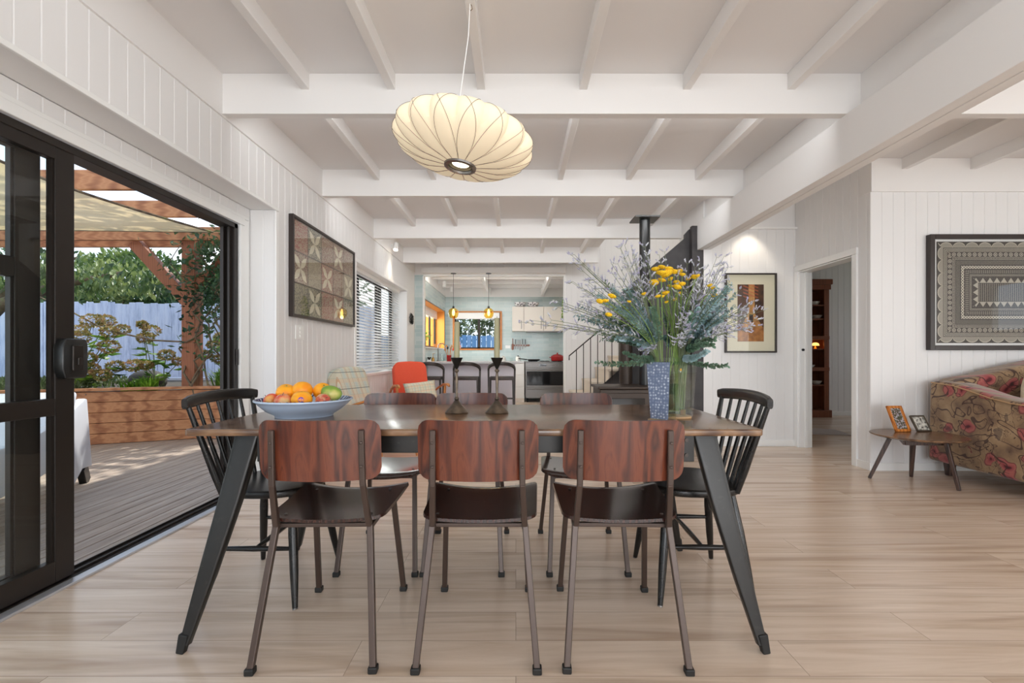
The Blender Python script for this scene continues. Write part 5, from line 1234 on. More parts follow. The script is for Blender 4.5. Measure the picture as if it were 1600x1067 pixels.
armchair('armchair in pale green and cream plaid wool turned away beside the left wall', (-1.40, 4.70, 0), 70, M['red_fabric'], M['plaid']).scale = (.97, .97, .97)

# ================================================================ KITCHEN
pn = tag(empty('kitchen_peninsula', (0, 0, 0)), 'breakfast bar with pale stone top and lilac grey panel', 'counter')
MB().box(KX+.004, .024, 8.80, 9.45, .872, .912, .004).build('benchtop', M['bench'], pn)
MB().box(KX+.004, -.01, 9.02, 9.42, 0, .872).build('front_panel', M['peninsula'], pn)
# base cabinets along the back, and the left counter with the sink
for i, (x0, x1) in enumerate([(-1.08, -.56), (-.56, -.03)]):
    c = tag(empty('base_cabinet', (0, 0, 0)), ['cream base cabinet under the orange framed back window', 'cream base cabinet next to the white drawers'][i], 'cabinet', 'cream base cabinets')
    MB().box(x0, x1, 10.40, KY, .08, .86).build('carcass', M['cabinet'], c); MB().box(x0+.003, x1-.003, 10.38, 10.40, .1, .855, .002).build('door', M['cabinet'], c)
c = tag(empty('drawer_cabinet', (0, 0, 0)), 'narrow stack of white drawers beside the oven', 'cabinet'); MB().box(-.025, .185, 10.38, KY, 0, .86).build('carcass', M['cabinet'], c)
for z0, z1 in ((.09, .34), (.345, .60), (.605, .85)): MB().box(-.022, .182, 10.355, 10.38, z0, z1, .002).build('drawer', M['trim'], c)
c = tag(empty('sink_cabinet', (0, 0, 0)), 'cream cabinet run below the orange side window', 'cabinet'); MB().box(KX+.004, -1.085, 9.46, KY-.005, 0, .86).build('carcass', M['cabinet'], c)
b = tag(MB().box(KX+.004, .185, 10.34, KY-.004, .862, .90, .003).box(KX+.004, -1.06, 9.46, 10.34, .862, .90, .003).build('worktop', M['bench']), 'pale stone worktop along the back and left of the kitchen', 'worktop')
ov = tag(empty('range_cooker', (.205, 10.33, 0)), 'wide stainless steel range cooker with dark glass oven door', 'oven')
MB().box(0, .90, .02, .95, .09, .865, .004).build('body', M['steel'], ov); MB().box(0, .90, 0, .95, .865, .888, .004).build('hob', M['steel'], ov)
MB().box(0, .90, -.01, .02, .755, .865, .004).build('control_panel', M['steel'], ov)
MB().box(.31, .46, -.013, -.009, .79, .84).build('display', M['ovenglass'], ov)
for x in (.06, .135, .21, .25, .53, .60, .67, .74, .80, .86): MB().tube([(x, -.012, .81), (x, -.042, .81)], .018, 14).build('knob', M['steel'], ov, 40)
dr = MB().box(.01, .89, -.005, .02, .335, .745, .004).build('door', M['steel'], ov); MB().box(.03, .87, -.010, -.004, .37, .68, .003).build('window', M['ovenglass'], dr); MB().tube([(.04, -.05, .71), (.86, -.05, .71)], .012, 10).build('handle', M['steel'], dr, 60)
dr = MB().box(.01, .89, -.005, .02, .10, .325, .004).build('drawer', M['steel'], ov); MB().tube([(.04, -.04, .29), (.86, -.04, .29)], .008, 8).build('handle', M['steel'], dr, 60)
for x in (.05, .85): MB().tube([(x, .08, 0), (x, .08, .1)], .02, 10).build('foot', M['black'], ov)
for x in (.18, .45, .72):
    mb = MB()
    for y in (.25, .65): mb.box(x-.1, x+.1, y-.006, y+.006, .888, .905).box(x-.006, x+.006, y-.1, y+.1, .888, .905)
    mb.build('pan_support', M['black'], ov)
uc = [(-.085, .185, 'r', 'narrow cream wall cupboard nearest the back window'), (.188, .642, 'r', 'middle cream wall cupboard above the oven'), (.645, 1.15, 'l', 'cream wall cupboard above the red pot')]
for x0, x1, hd, lab in uc:
    c = tag(empty('wall_cabinet', (x0, 10.95, 1.59)), lab, 'cabinet', 'cream wall cupboards over the oven'); w = x1-x0
    MB().box(0, w, .02, KY-10.952, 0, .565).build('carcass', M['cabinet'], c); dd = MB().box(.002, w-.002, 0, .02, .002, .563, .002).build('door', M['cabinet'], c)
    hx = w-.055 if hd == 'r' else .045; MB().box(hx-.007, hx+.007, -.028, -.016, .05, .24, .003).box(hx-.004, hx+.004, -.018, 0, .07, .08).box(hx-.004, hx+.004, -.018, 0, .21, .22).build('handle', M['steel'], dd)
c = tag(MB().box(.24, 1.12, 10.98, 11.25, 1.565, 1.588, .003).build('range_hood', M['steel']), 'slim steel range hood under the wall cupboards', 'range hood')
# patterned platter on top, hanging plant
mpat = mat('black_white_glaze', srgb(230, 230, 232), .3); vv = N(mpat, 'ShaderNodeTexVoronoi', Scale=22.0); lk(mpat, coords(mpat), vv.inputs['Vector']); lk(mpat, ramp(mpat, vv.outputs['Distance'], [(.35, srgb(60, 60, 76)), (.45, srgb(234, 232, 232))]), bsdf(mpat).inputs['Base Color'])
for i, x in enumerate((.10, .40)):
    o = MB().lathe([(0, .004), (.07, 0), (.12, .03), (.145, .105), (.138, .105), (.11, .035), (0, .014)], n=32).build('patterned_bowl', mpat, None, 50, (x, 11.1, 2.158)); tag(o, ['black and white patterned bowl above the narrow wall cupboard', 'black and white patterned bowl above the middle wall cupboard'][i], 'bowl')
rr = random.Random(5)
hp = tag(empty('hanging_plant', (1.10, 10.55, 2.35)), 'yellow green trailing plant hanging beside the wall cupboards', 'plant'); mb = MB(); ml = MB()
for k in range(7):
    a = rr.uniform(0, 6.28); P = [Vector((0, 0, 0)), Vector((.05*math.cos(a), .05*math.sin(a), -.15)), Vector((.06*math.cos(a), .06*math.sin(a), -.45-.2*rr.random()))]; mb.tube(P, .003, 5)
    for j in range(26):
        t = j/26; p = P[0].lerp(P[1], t*2) if t < .5 else P[1].lerp(P[2], t*2-1); ml.leaf(p, Vector((rr.uniform(-1, 1), rr.uniform(-1, 1), -.5)), Vector((rr.uniform(-1, 1), rr.uniform(-1, 1), rr.uniform(-1, 1))), .06, .035)
mb.tube([(0, 0, 0), (0, 0, .30)], .002, 5); mb.build('stems', M['stem'], hp); ml.build('leaves', M['leaf_strap'], hp, fixn=False)
# dutch oven, pan
p = tag(empty('dutch_oven', (.93, 10.62, .905)), 'red enamel lidded pot on the cooker', 'pot')
MB().lathe([(0, 0), (.125, 0), (.14, .02), (.142, .095), (.136, .095), (0, .09)], n=36).build('pot_body', M['red_enamel'], p, 40); ld = MB().lathe([(.145, .096), (.145, .104), (.10, .135), (.03, .15), (0, .152)], n=36).build('lid', M['red_enamel'], p, 40); MB().lathe([(0, .15), (.012, .152), (.02, .172), (.012, .182), (0, .184)], n=16).build('knob', M['red_enamel'], ld, 50)
for s in (-1, 1): MB().tube([(s*.14, -.03, .075), (s*.175, -.025, .08), (s*.175, .025, .08), (s*.14, .03, .075)], .008, 8).build('handle', M['red_enamel'], p, 60)
p = tag(empty('frying_pan', (.40, 10.60, .905)), 'black frying pan on the left of the cooker', 'pan'); MB().lathe([(0, 0), (.12, 0), (.15, .035), (.146, .035), (.118, .006), (0, .006)], n=32).build('pan_body', M['black'], p, 40); MB().tube([(-.15, -.01, .03), (-.34, -.05, .05)], .011, 8).build('handle', M['black'], p, 60)
# knife rack
kr = tag(MB().box(-.10, .33, KY-.022, KY, 1.245, 1.285, .003).build('knife_rack', M['brown_wood']), 'horizontal timber knife rack on the kitchen tiles', 'knife rack')
labs = ['broad brown handled cleaver, first on the knife rack', 'second knife from the window on the rack', 'third knife from the window on the rack', 'fourth knife from the window on the rack', 'fifth knife from the window on the rack', 'last dark handled knife on the rack']
for i, (x, hl, bl_) in enumerate([(-.075, .13, .14), (-.005, .11, .12), (.05, .10, .12), (.10, .10, .15), (.16, .12, .12), (.225, .11, .08)]):
    k = tag(empty('kitchen_knife', (x, KY-.028, 1.29)), labs[i], 'knife', 'knives on the rack'); MB().box(-.010, .010, -.008, .006, .01, .01+hl, .004).build('handle', [M['brown_wood'], M['black'], M['steel'], M['steel'], M['black'], M['black']][i], k)
    w = .028 if i == 0 else .014; MB().prism([(-w, .01), (w, .01), (w, -bl_*.8), (0, -bl_), (-w, -bl_*.9)], 'y', -.001, .001).build('blade', M['brown_wood'] if i == 0 else M['steel'], k)
# bench-top things
def jar(name, label, cat, x, y, z, prof, m, n=24, lid=None):
    o = tag(empty(name, (x, y, z)), label, cat); MB().lathe(prof, n=n).build('jar_body', m, o, 50)
    if lid: MB().lathe(lid[0], n=n).build('lid', lid[1], o, 50)
    return o
zp = .912
cr_ = jar('utensil_crock', 'red crock of wooden spoons on the breakfast bar', 'crock', -1.283, 9.1, zp, [(0, 0), (.040, 0), (.045, .01), (.045, .12), (.041, .12), (.040, .012), (0, .01)], M['red_enamel'])
for i in range(6):
    a = i*1.05; u = tag(empty('wooden_utensil', (-1.283+.012*math.cos(a), 9.1+.012*math.sin(a), zp+.02)), 'wooden spoon or spatula standing in the red crock', 'utensil', 'wooden utensils in the red crock'); e = Vector((.065*math.cos(a+.3), .05*math.sin(a+.3), .21+.03*(i % 3)))
    MB().tube([(0, 0, 0), e*.75, e], [.005, .005, .006], 7).build('handle', M['orange_wood'] if i % 2 else M['ply_edge'], u, 60); MB().ball(e, .022, 12, 8, (.8, .4, 1.3)).build('spoon_head', [M['red_fabric'], M['ply_edge'], M['orange_wood'], M['armwood'], M['black'], M['ply_edge']][i], u, 180)
tp = tag(empty('kitchen_tap', (-1.60, 9.75, .90)), 'tall slim steel tap at the sink under the side window', 'tap'); MB().tube([(0, 0, 0), (0, 0, .33), (.03, 0, .37), (.10, 0, .37), (.14, 0, .33), (.14, 0, .27)], .011, 10).build('spout', M['steel'], tp, 60); MB().lathe([(0, 0), (.03, 0), (.03, .02), (.014, .03), (0, .03)], n=20).build('base', M['steel'], tp, 40)
tp = tag(empty('brass_dispenser', (-1.60, 9.15, zp)), 'small brass soap dispenser at the left end of the breakfast bar', 'dispenser'); MB().lathe([(0, 0), (.03, 0), (.03, .06), (.012, .075), (0, .075)], n=20).build('bottle', M['brass'], tp, 40); MB().tube([(0, 0, .07), (0, 0, .15), (.04, 0, .155)], .005, 8).build('pump', M['brass'], tp, 60)
tp = tag(empty('ornament_box', (-1.63, 8.92, zp)), 'small dark ornament on a white box by the tiled pillar', 'ornament'); MB().box(-.035, .035, -.03, .03, 0, .03, .003).build('box_body', M['trim'], tp); MB().ball((0, 0, .05), .022, 12, 10).ball((.02, 0, .07), .016, 12, 10).ball((-.02, 0, .068), .018, 12, 10).build('figure', M['cupblack'], tp, 60)
jar('glass_jug', 'clear glass jug on the breakfast bar beside the tap', 'jug', -1.43, 9.2, zp, [(0, 0), (.035, 0), (.045, .04), (.03, .10), (.035, .12), (.033, .12), (.028, .10), (.042, .04), (.033, .004), (0, .004)], M['glass'])
jar('white_canister', 'round white ceramic canister behind the right candlestick', 'canister', -.245, 9.15, zp, [(0, 0), (.045, 0), (.055, .04), (.045, .085), (0, .09)], M['white_ceramic'], lid=([(0, .09), (.03, .092), (.012, .11), (0, .112)], M['white_ceramic']))
jar('glass_bottle', 'tall clear glass bottle beside the white canister', 'bottle', -.33, 9.22, zp, [(0, 0), (.035, 0), (.04, .10), (.014, .16), (.013, .22), (.011, .22), (.012, .16), (.038, .1), (.033, .004), (0, .004)], M['glass'])
jar('storage_jar', 'small white ceramic jar near the end of the breakfast bar', 'jar', .05, 10.75, .90, [(0, 0), (.05, 0), (.06, .05), (.045, .10), (0, .105)], M['white_ceramic'], lid=([(0, .105), (.025, .106), (.012, .125), (0, .127)], M['cupblack']))
jar('glass_tumbler', 'small glass tumbler near the end of the breakfast bar', 'glass', -.09, 9.2, zp, [(0, 0), (.025, 0), (.03, .07), (.028, .07), (.023, .004), (0, .004)], M['glass'])
# sill things
pl = tag(empty('potted_plant', (-1.86, 9.12, 1.192)), 'small green potted plant on the orange side window sill', 'plant'); MB().lathe([(0, 0), (.04, 0), (.05, .09), (.044, .09), (.04, .07), (0, .07)], n=20).build('pot', M['white_ceramic'], pl, 40); ml = MB()
for k in range(140):
    d = Vector((rr.uniform(-1, 1), rr.uniform(-1, 1), rr.uniform(.2, 1.4))).normalized(); ml.leaf(Vector((0, 0, .08))+d*rr.uniform(.03, .24), d+Vector((rr.uniform(-.6, .6), rr.uniform(-.6, .6), 0)), Vector((rr.uniform(-1, 1), rr.uniform(-1, 1), 1)), .07, .045)
ml.build('leaves', M['leaf_strap'], pl, fixn=False)
bk = tag(empty('wire_basket', (-1.78, 10.75, 1.192)), 'small round rattan basket on the orange side window sill', 'basket'); mb = MB()
for r_, z_ in ((.06, .004), (.075, .03), (.085, .06), (.09, .085)): mb.tube([(r_*math.cos(2*PI*k/20), r_*math.sin(2*PI*k/20), z_) for k in range(21)], .004, 5)
for k in range(10): a = 2*PI*k/10; mb.tube([(.06*math.cos(a), .06*math.sin(a), .004), (.09*math.cos(a), .09*math.sin(a), .085)], .003, 5)
mb.build('basket_weave', M['orange_wood'], bk, 60)
fg = tag(empty('figurine', (-1.36, KY-.005, 1.19)), 'small pink figurine on the sill of the kitchen back window', 'ornament'); MB().lathe([(0, 0), (.05, 0), (.055, .06), (.03, .11), (0, .115)], n=16).build('body', mat('pale_pink', srgb(226, 176, 160), .5), fg, 50); MB().ball((0, 0, .14), .038, 14, 10).build('head', mat('pale_pink_head', srgb(232, 190, 172), .5), fg, 180)
# amber pendants
for i, (px, lab) in enumerate([(708.5, 'amber glass pendant lamp over the left of the breakfast bar'), (763.5, 'amber glass pendant lamp over the right of the breakfast bar')]):
    Y = 8.50; x = (px-CX)*Y/F; zb = H+(HZ-497)*Y/F; zt = 2.49
    o = tag(empty('amber_pendant', (x, Y, zb)), lab, 'lamp', 'amber glass pendants over the breakfast bar')
    MB().lathe([(.050, 0), (.078, .03), (.092, .085), (.085, .14), (.05, .175), (.02, .185), (.02, .182), (.048, .171), (.081, .138), (.088, .085), (.074, .031), (.047, .001)], n=32).build('glass_shade', M['amber'], o, 60)
    MB().lathe([(0, .215), (.015, .215), (.022, .19), (.022, .165), (0, .165)], n=16).build('lamp_holder', M['black'], o, 40)
    MB().lathe([(0, .165), (.012, .16), (.026, .10), (.018, .05), (0, .045)], n=16).build('bulb', M['bulb'], o, 60)
    MB().tube([(0, 0, .21), (0, 0, 2.50-zb)], .0035, 6).build('cord', M['black'], o)
    MB().lathe([(0, 0), (.05, 0), (.05, -.02), (0, -.02)], (0, 0, zt-zb+.02), 24).build('ceiling_rose', M['black'], o, 40)
    lamp('amber_light', 'POINT', (x, Y-.0, zb+.02), .8, (1, .7, .35), shadow_soft_size=.03)
MB()
struct(MB().box(KX, .89, 8.44, 8.60, 2.50, 2.60, .003).build('trim_7', M['beam']))
# stools
def make_stool():
    """local -Y faces the camera (the curved back); sitting direction +Y"""
    c = empty('bar_stool'); n = 18; P = []
    for k in range(n+1):
        a = R(180+180*k/n); P.append(Vector((.235*math.cos(a), .05+.26*math.sin(a), .885)))
    mb = MB()
    mb.sweep([p-Vector((0, 0, .11*(abs(k-n/2)/(n/2))**2.2)) for k, p in enumerate(P)], .03, .06)
    mb.build('curved_back', M['stoolwood'], c, 60)
    MB().box(-.215, .215, -.18, .20, .595, .65, .012, 3).build('seat', M['stoolwood'], c, 50)
    for s in (-1, 1):
        MB().bar((s*.235, .04, .80), (s*.225, -.17 if False else .03, 0), .034, .036, .028, .03, up=(0, 1, 0), bevel=.004).build('leg', M['stoolwood'], c)
        MB().bar((s*.205, -.17, .62), (s*.215, -.20, 0), .034, .034, .026, .026, up=(0, 1, 0), bevel=.004).build('leg', M['stoolwood'], c)
        MB().bar((s*.205, .17, .62), (s*.215, .20, 0), .034, .034, .026, .026, up=(0, 1, 0), bevel=.004).build('leg', M['stoolwood'], c)
        MB().bar((s*.21, -.19, .22), (s*.21, .19, .22), .018, .026).build('side_rail', M['stoolwood'], c)
    MB().bar((-.21, -.19, .28), (.21, -.19, .28), .018, .026).build('footrest', M['stoolwood'], c)
    return c
index_kids(); sto = make_stool(); index_kids()
for i, (px, lab) in enumerate([(671, 'curved back dark stool partly behind the red armchair'), (728.5, 'middle dark stool with curved back at the breakfast bar'), (783.5, 'dark curved back stool nearest the oven')]):
    o = sto if i == 0 else copy_tree(sto); o.location = ((px-CX)*8.35/F, 8.42, 0); tag(o, lab, 'stool', 'dark curved back stools at the breakfast bar')

# ================================================================ OUTSIDE
G = 9.6
struct(MB().box(-14, -2.1, -3, 30, -.6, -.14).box(-14, 9, 11.5, 30, -.6, -.14).build('ground_outside', M['soil']))
# deck: boards run along Y
mb = MB(); x = -2.16; k = 0
while x > -8.2:
    mb.box(x-.092, x, -3.0, 6.9, -.05, -.022, .003, 1); x -= .100
mb.box(-8.3, -2.14, -3, 6.9, -.14, -.06)
S('deck', mb, M['deck'])
# retaining wall in two runs, of horizontal boards
rw = tag(empty('timber_retaining_wall', (0, 0, 0)), 'low retaining wall of stained horizontal timber boards round the deck', 'retaining wall')
def rwrun(a, b, name):
    a = Vector(a); b = Vector(b); d = (b-a).normalized(); nrm = Vector((d.y, -d.x, 0)); mb = MB()
    for i in range(5):
        z = -.02+.124*i; mb.bar(a+Vector((0, 0, z+.062)), b+Vector((0, 0, z+.062)), .05, .119, bevel=.004)
    o = mb.build(name, M['cedar'], rw); MB().bar(a+Vector((0, 0, .625)), b+Vector((0, 0, .625)), .14, .03, bevel=.004).build('capping', M['cedar'], rw)
    return o
rwrun((-9.6, 4.6, 0), (-5.9, 5.16, 0), 'boards'); rwrun((-5.9, 5.16, 0), (-4.06, 5.98, 0), 'boards'); rwrun((-4.06, 5.98, 0), (-2.2, 6.02, 0), 'boards')
mb = MB()
for i in range(10):
    p = Vector((-5.9, 5.16, 0)).lerp(Vector((-4.06, 5.98, 0)), .48); mb.ball(p+Vector((.0, -.03, .03+.06*i)), .007, 8, 6, (1, 1, 1))
mb.build('nail_heads', M['steel'], rw)
struct(MB().prism([(-9.6, 4.62), (-5.9, 5.2), (-4.06, 6.02), (-2.2, 6.05), (-2.2, 8.9), (-13, 8.9)], 'z', 0, .56).build('garden_bed', M['soil']))
struct(MB().box(-13.5, -2.2, 8.9, 9.35, 0, .60).build('ground_path', M['path']))
struct(MB().box(-13.5, 2, 9.35, 30, -.14, .45).build('ground_lawn', M['grass'])) if False else None
# paling fence
fc = tag(empty('paling_fence', (0, 0, 0)), 'tall sky tinted grey vertical paling fence behind the garden', 'fence'); mb = MB(); x = -13.5; rr = random.Random(9)
while x < -2.9:
    w = .145; top = 2.02+rr.uniform(-.03, .03)+.018*(-x-4); mb.box(x, x+w-.008, G+rr.uniform(0, .008), G+.025, .45, top, .003, 1); x += w
mb.build('palings', M['fence'], fc)
MB().box(-13.5, -2.9, G+.025, G+.07, .8, .9).box(-13.5, -2.9, G+.025, G+.07, 1.6, 1.7).build('rails', M['fence'], fc)
fc2 = tag(empty('paling_fence', (0, 0, 0)), 'bright blue lit paling fence outside the kitchen back window', 'fence'); mb = MB(); x = -4.5
while x < 3.0:
    mb.box(x, x+.14, 14.5, 14.53, 0, 1.62+rr.uniform(-.03, .03), .003, 1); x += .15
mb.build('palings', M['fence_blue'], fc2)
# pergola
pg = tag(empty('pergola', (0, 0, 0)), 'stained timber pergola with diagonal brace over the deck', 'pergola')
def pb(name, a, b, w, h, m=None): return MB().bar(a, b, w, h, bevel=.006).build(name, m or M['cedar'], pg)
PX, PY = -4.22, 6.18
MB().box(PX-.085, PX+.085, PY-.085, PY+.085, .45, 2.62, .006).build('post', M['cedar_v'], pg)
MB().box(-9.3, -9.15, PY-.085, PY+.085, .45, 2.62, .006).build('post', M['cedar_v'], pg)
pb('beam', (-9.8, 6.07, 2.585), (-2.9, 6.07, 2.585), .05, .17); pb('beam', (-9.8, 6.30, 2.53), (-2.9, 6.30, 2.53), .05, .13)
MB().bar((PX-.03, PY-.02, 1.72), (PX-.74, PY-.02, 2.50), .10, .15, bevel=.006).build('brace', M['cedar_v'], pg)
MB().bar((PX+.05, PY-.02, 1.72+.2), (PX+.6, PY-.02, 2.46), .09, .09, bevel=.006).build('brace', M['cedar_v'], pg)
for Y in (5.45, 4.55, 3.30, 2.05, .8): pb('rafter', (-8.6, Y, 2.71), (-2.25, Y, 2.71), .05, .19)
MB().box(-2.24, -2.16, -2.5, 5.9, 2.5, 2.75).build('wall_plate', M['cedar'], pg)
# house weatherboards outside above the door are part of the wall; eaves
struct(MB().box(-2.2, 8.2, -4, 12.2, 4.12, 4.3).build('roof', M['trim'])); struct(MB().box(-2.12, -2.05, -3.6, 11.4, 2.147, 4.12).box(7.6, 7.7, -3.6, 11.4, 2.7, 4.12).box(-2.1, 7.6, 11.4, 11.5, 2.5, 4.12).box(-2.1, 7.6, -3.7, -3.6, 2.7, 4.12).build('wall_exterior', M['trim']))
# shade sail
sl_ = tag(empty('shade_sail', (0, 0, 0)), 'cream shade sail stretched under the pergola', 'shade sail')
T_, C_, B_ = Vector((-3.62, 5.66, 2.50)), Vector((-3.7, 2.35, 2.60)), Vector((-8.9, 5.7, 2.53)); D_ = Vector((-8.6, 1.6, 2.62))
mb = MB(); n = 22; Gd = []
for i in range(n+1):
    row = []
    for j in range(n+1):
        u, v = i/n, j/n
        # bilinear quad with inward-curved edges and slight sag
        uu = u+(.5-u)*.0; p = T_*(1-u)*(1-v)+B_*u*(1-v)+C_*(1-u)*v+D_*u*v
        cen = (T_+B_+C_+D_)/4; pull = .16*max(4*v*(1-v)*(abs(u-.5)*2)**3, 4*u*(1-u)*(abs(v-.5)*2)**3*(.25 if v < .5 else 1))
        p = p+(cen-p)*pull; p.z -= .10*16*u*(1-u)*v*(1-v)*.5
        row.append(mb.bm.verts.new(p))
    Gd.append(row)
for i in range(n):
    for j in range(n): mb.bm.faces.new((Gd[i][j], Gd[i+1][j], Gd[i+1][j+1], Gd[i][j+1]))
edge = [Gd[0][j].co.copy() for j in range(n+1)]; edge2 = [Gd[i][0].co.copy() for i in range(n+1)]
cl = mb.build('sail_cloth', M['sail'], sl_, 180); sd_ = cl.modifiers.new('t', 'SOLIDIFY'); sd_.thickness = .004
MB().tube(edge, .012, 6).tube(edge2, .010, 6).build('hem_cord', M['bark'], sl_, 60)
MB().tube([T_, T_+Vector((.22, .30, .06))], .006, 6).build('corner_rope', M['ply_edge'], sl_)
# white outdoor lounge chair
oc = tag(empty('outdoor_lounge_chair', (-3.79, 3.19, -.022)), 'white moulded outdoor lounge seen through the glass door', 'outdoor seat')
oc.rotation_euler = (0, 0, R(27))
mb = MB()
# shell: side wall facing the house with a swooping top, tapering foot towards the far end
P = [(-1.6, .60), (-1.1, .53), (-.55, .52), (-.2, .56), (.16, .62), (.46, .70), (.50, .695), (.62, .12), (.40, .14), (.10, .0), (.02, .0), (-.06, .27), (-.35, .25), (-1.25, .24), (-1.6, .24)]
mb.prism(P, 'x', .50, .56, .012, 2); mb.prism([(a, b) for a, b in P], 'x', -.60, -.54, .012, 2)
mb.build('side_shell', M['white_plastic'], oc, 40)
MB().box(-.55, .51, -1.6, .05, .24, .36, .02).build('seat_shell', M['white_plastic'], oc, 40)
MB().prism([(.0, .25), (.12, .66), (.32, .77), (.36, .75), (.10, .25)], 'x', -.58, .54, .02, 2).build('backrest', M['white_plastic'], oc, 40)
MB().bar((.53, .48, .14), (.53, .56, 0), .05, .10, bevel=.004).build('foot', M['black'], oc); MB().box(-.6, .5, -1.55, -1.3, 0, .24, .01).build('foot', M['white_plastic'], oc)

# ---- plants
def leaves(n, fn, size, rnd, w=.5, up=.5):
    """mesh of n small folded leaves; fn(rnd)->(pos, outward dir)"""
    V, Fc = [], []
    for _ in range(n):
        p, d = fn(rnd); d = (d+Vector((rnd.uniform(-.7, .7), rnd.uniform(-.7, .7), rnd.uniform(-.5, .7)))).normalized(); nrm = Vector((rnd.uniform(-1, 1), rnd.uniform(-1, 1), rnd.uniform(0, 1)+up)).normalized()
        s = d.cross(nrm)
        if s.length < 1e-3: continue
        s.normalize(); l = size*rnd.uniform(.6, 1.3); ww = l*w; nn = s.cross(d)
        b = len(V); V += [p, p+d*l*.45+s*ww/2, p+d*l, p+d*l*.45-s*ww/2, p+d*l*.5-nn*ww*.15]; Fc += [(b, b+1, b+4), (b+1, b+2, b+4), (b+2, b+3, b+4), (b+3, b, b+4)]
    return V, Fc
def leafobj(name, VF, m, parent):
    me = bpy.data.meshes.new(name); me.from_pydata([tuple(v) for v in VF[0]], [], VF[1]); me.materials.append(m); o = bpy.data.objects.new(name, me); COL.objects.link(o); o.parent = parent; return o
def tree(name, label, x, y, h0, h1, r, m, n, size, seed, trunk=.09, group='trees beyond the fence'):
    rnd = random.Random(seed); t = tag(empty(name, (x, y, 0)), label, 'tree', group); blobs = [(Vector((rnd.uniform(-.6, .6)*r, rnd.uniform(-.5, .5)*r, h0+(h1-h0)*rnd.uniform(.2, .85))), rnd.uniform(.3, .55)*r) for _ in range(9)]+[(Vector((0, 0, (h0+h1)/2)), r*.7)]
    def fn(q):
        c, rad = blobs[q.randrange(len(blobs))]; d = Vector((q.gauss(0, 1), q.gauss(0, 1), q.gauss(0, 1))).normalized(); zz = (h1-h0)/2/r
        return c+Vector((d.x, d.y, d.z*max(.6, zz*.8)))*rad*q.uniform(.75, 1.05), d
    leafobj('crown', leaves(n, fn, size, rnd), m, t)
    mb = MB(); mb.tube([(0, 0, -.1), (.05, 0, h0*.6), (0, .05, (h0+h1)/2)], [trunk, trunk*.8, trunk*.4], 9)
    for c, rad in blobs[:5]: mb.tube([(0, 0, h0*.7), c*.5+Vector((0, 0, h0*.4)), c], [trunk*.5, trunk*.35, .015], 6)
    mb.build('trunk', M['bark'], t, 60)
tr = [(-12.2, 12.2, 1.4, 3.5, 1.9, 'leaf_dark', 'dark leafy tree farthest left beyond the fence'), (-9.6, 11.6, 1.5, 3.7, 1.7, 'leaf_tree', 'sunlit tree beyond the fence seen between the door stiles'), (-7.7, 11.9, 1.2, 3.2, 1.6, 'leaf_dark', 'dense shrubby tree beyond the fence above the hydrangeas'), (-6.2, 12.4, 1.5, 4.2, 1.8, 'leaf_tree', 'yellow green tree beyond the fence left of the pergola post'), (-4.6, 11.4, 1.4, 4.0, 1.5, 'leaf_dark', 'dark tree beyond the fence behind the pergola post')]
for i, (x, y, a, b, r, mm_, lab) in enumerate(tr): tree('garden_tree', lab, x, y, a, b, r, M[mm_], 5200, .15, 40+i)
tree('garden_tree', 'leafy tree outside the kitchen back window above the blue fence', -2.2, 15.6, 1.4, 3.6, 1.7, M['leaf_dark'], 2600, .16, 60, group='trees outside the kitchen')
tree('garden_tree', 'bright leafy tree on the right outside the kitchen back window', -.4, 16.0, 1.3, 3.6, 1.7, M['leaf_tree'], 2600, .16, 61, group='trees outside the kitchen')
tree('garden_shrub', 'shrub beside the house outside the blind window', -4.0, 7.6, .5, 1.5, .6, M['leaf_tree'], 1200, .1, 62, .03, group='shrubs outside the blind window')
tree('garden_tree', 'tree outside the lounge side window mirrored in the picture glass', 12.5, 2.2, .3, 4.0, 2.2, M['leaf_tree'], 2500, .2, 70, group='trees by the lounge')
struct(MB().box(8.4, 20, -6, 12, -.6, -.14).build('ground_side', M['grass']))
tree('garden_tree', 'tall tree beside the house whose crown dapples the deck', -3.0, 7.7, 4.2, 7.0, 1.9, M['leaf_tree'], 1500, .17, 71, .07)
# leaning mossy trunk at far left
lt = tag(empty('leaning_tree', (-9.4, 7.6, .4)), 'thick mossy leaning trunk with a spreading canopy at the far left', 'tree'); mb = MB(); mb.tube([(-.6, 0, .1), (.0, 0, .55), (.42, .1, .95), (.9, .2, 1.45), (1.8, .3, 1.8), (3.0, .2, 2.0)], [.2, .17, .15, .11, .07, .03], 12)
mb.tube([(.8, .2, 1.35), (1.0, .4, 2.0), (1.9, .5, 2.3)], [.09, .05, .02], 8); mb.build('trunk', M['bark'], lt, 60)
rnd = random.Random(77)
def fn(q): 
    t = q.random(); return Vector((.3+3.6*t, q.gauss(.3, .45), 1.75+.55*q.random()-.25*abs(t-.5))), Vector((0, 0, -1))
leafobj('canopy', leaves(1900, fn, .13, rnd), M['leaf_tree'], lt)
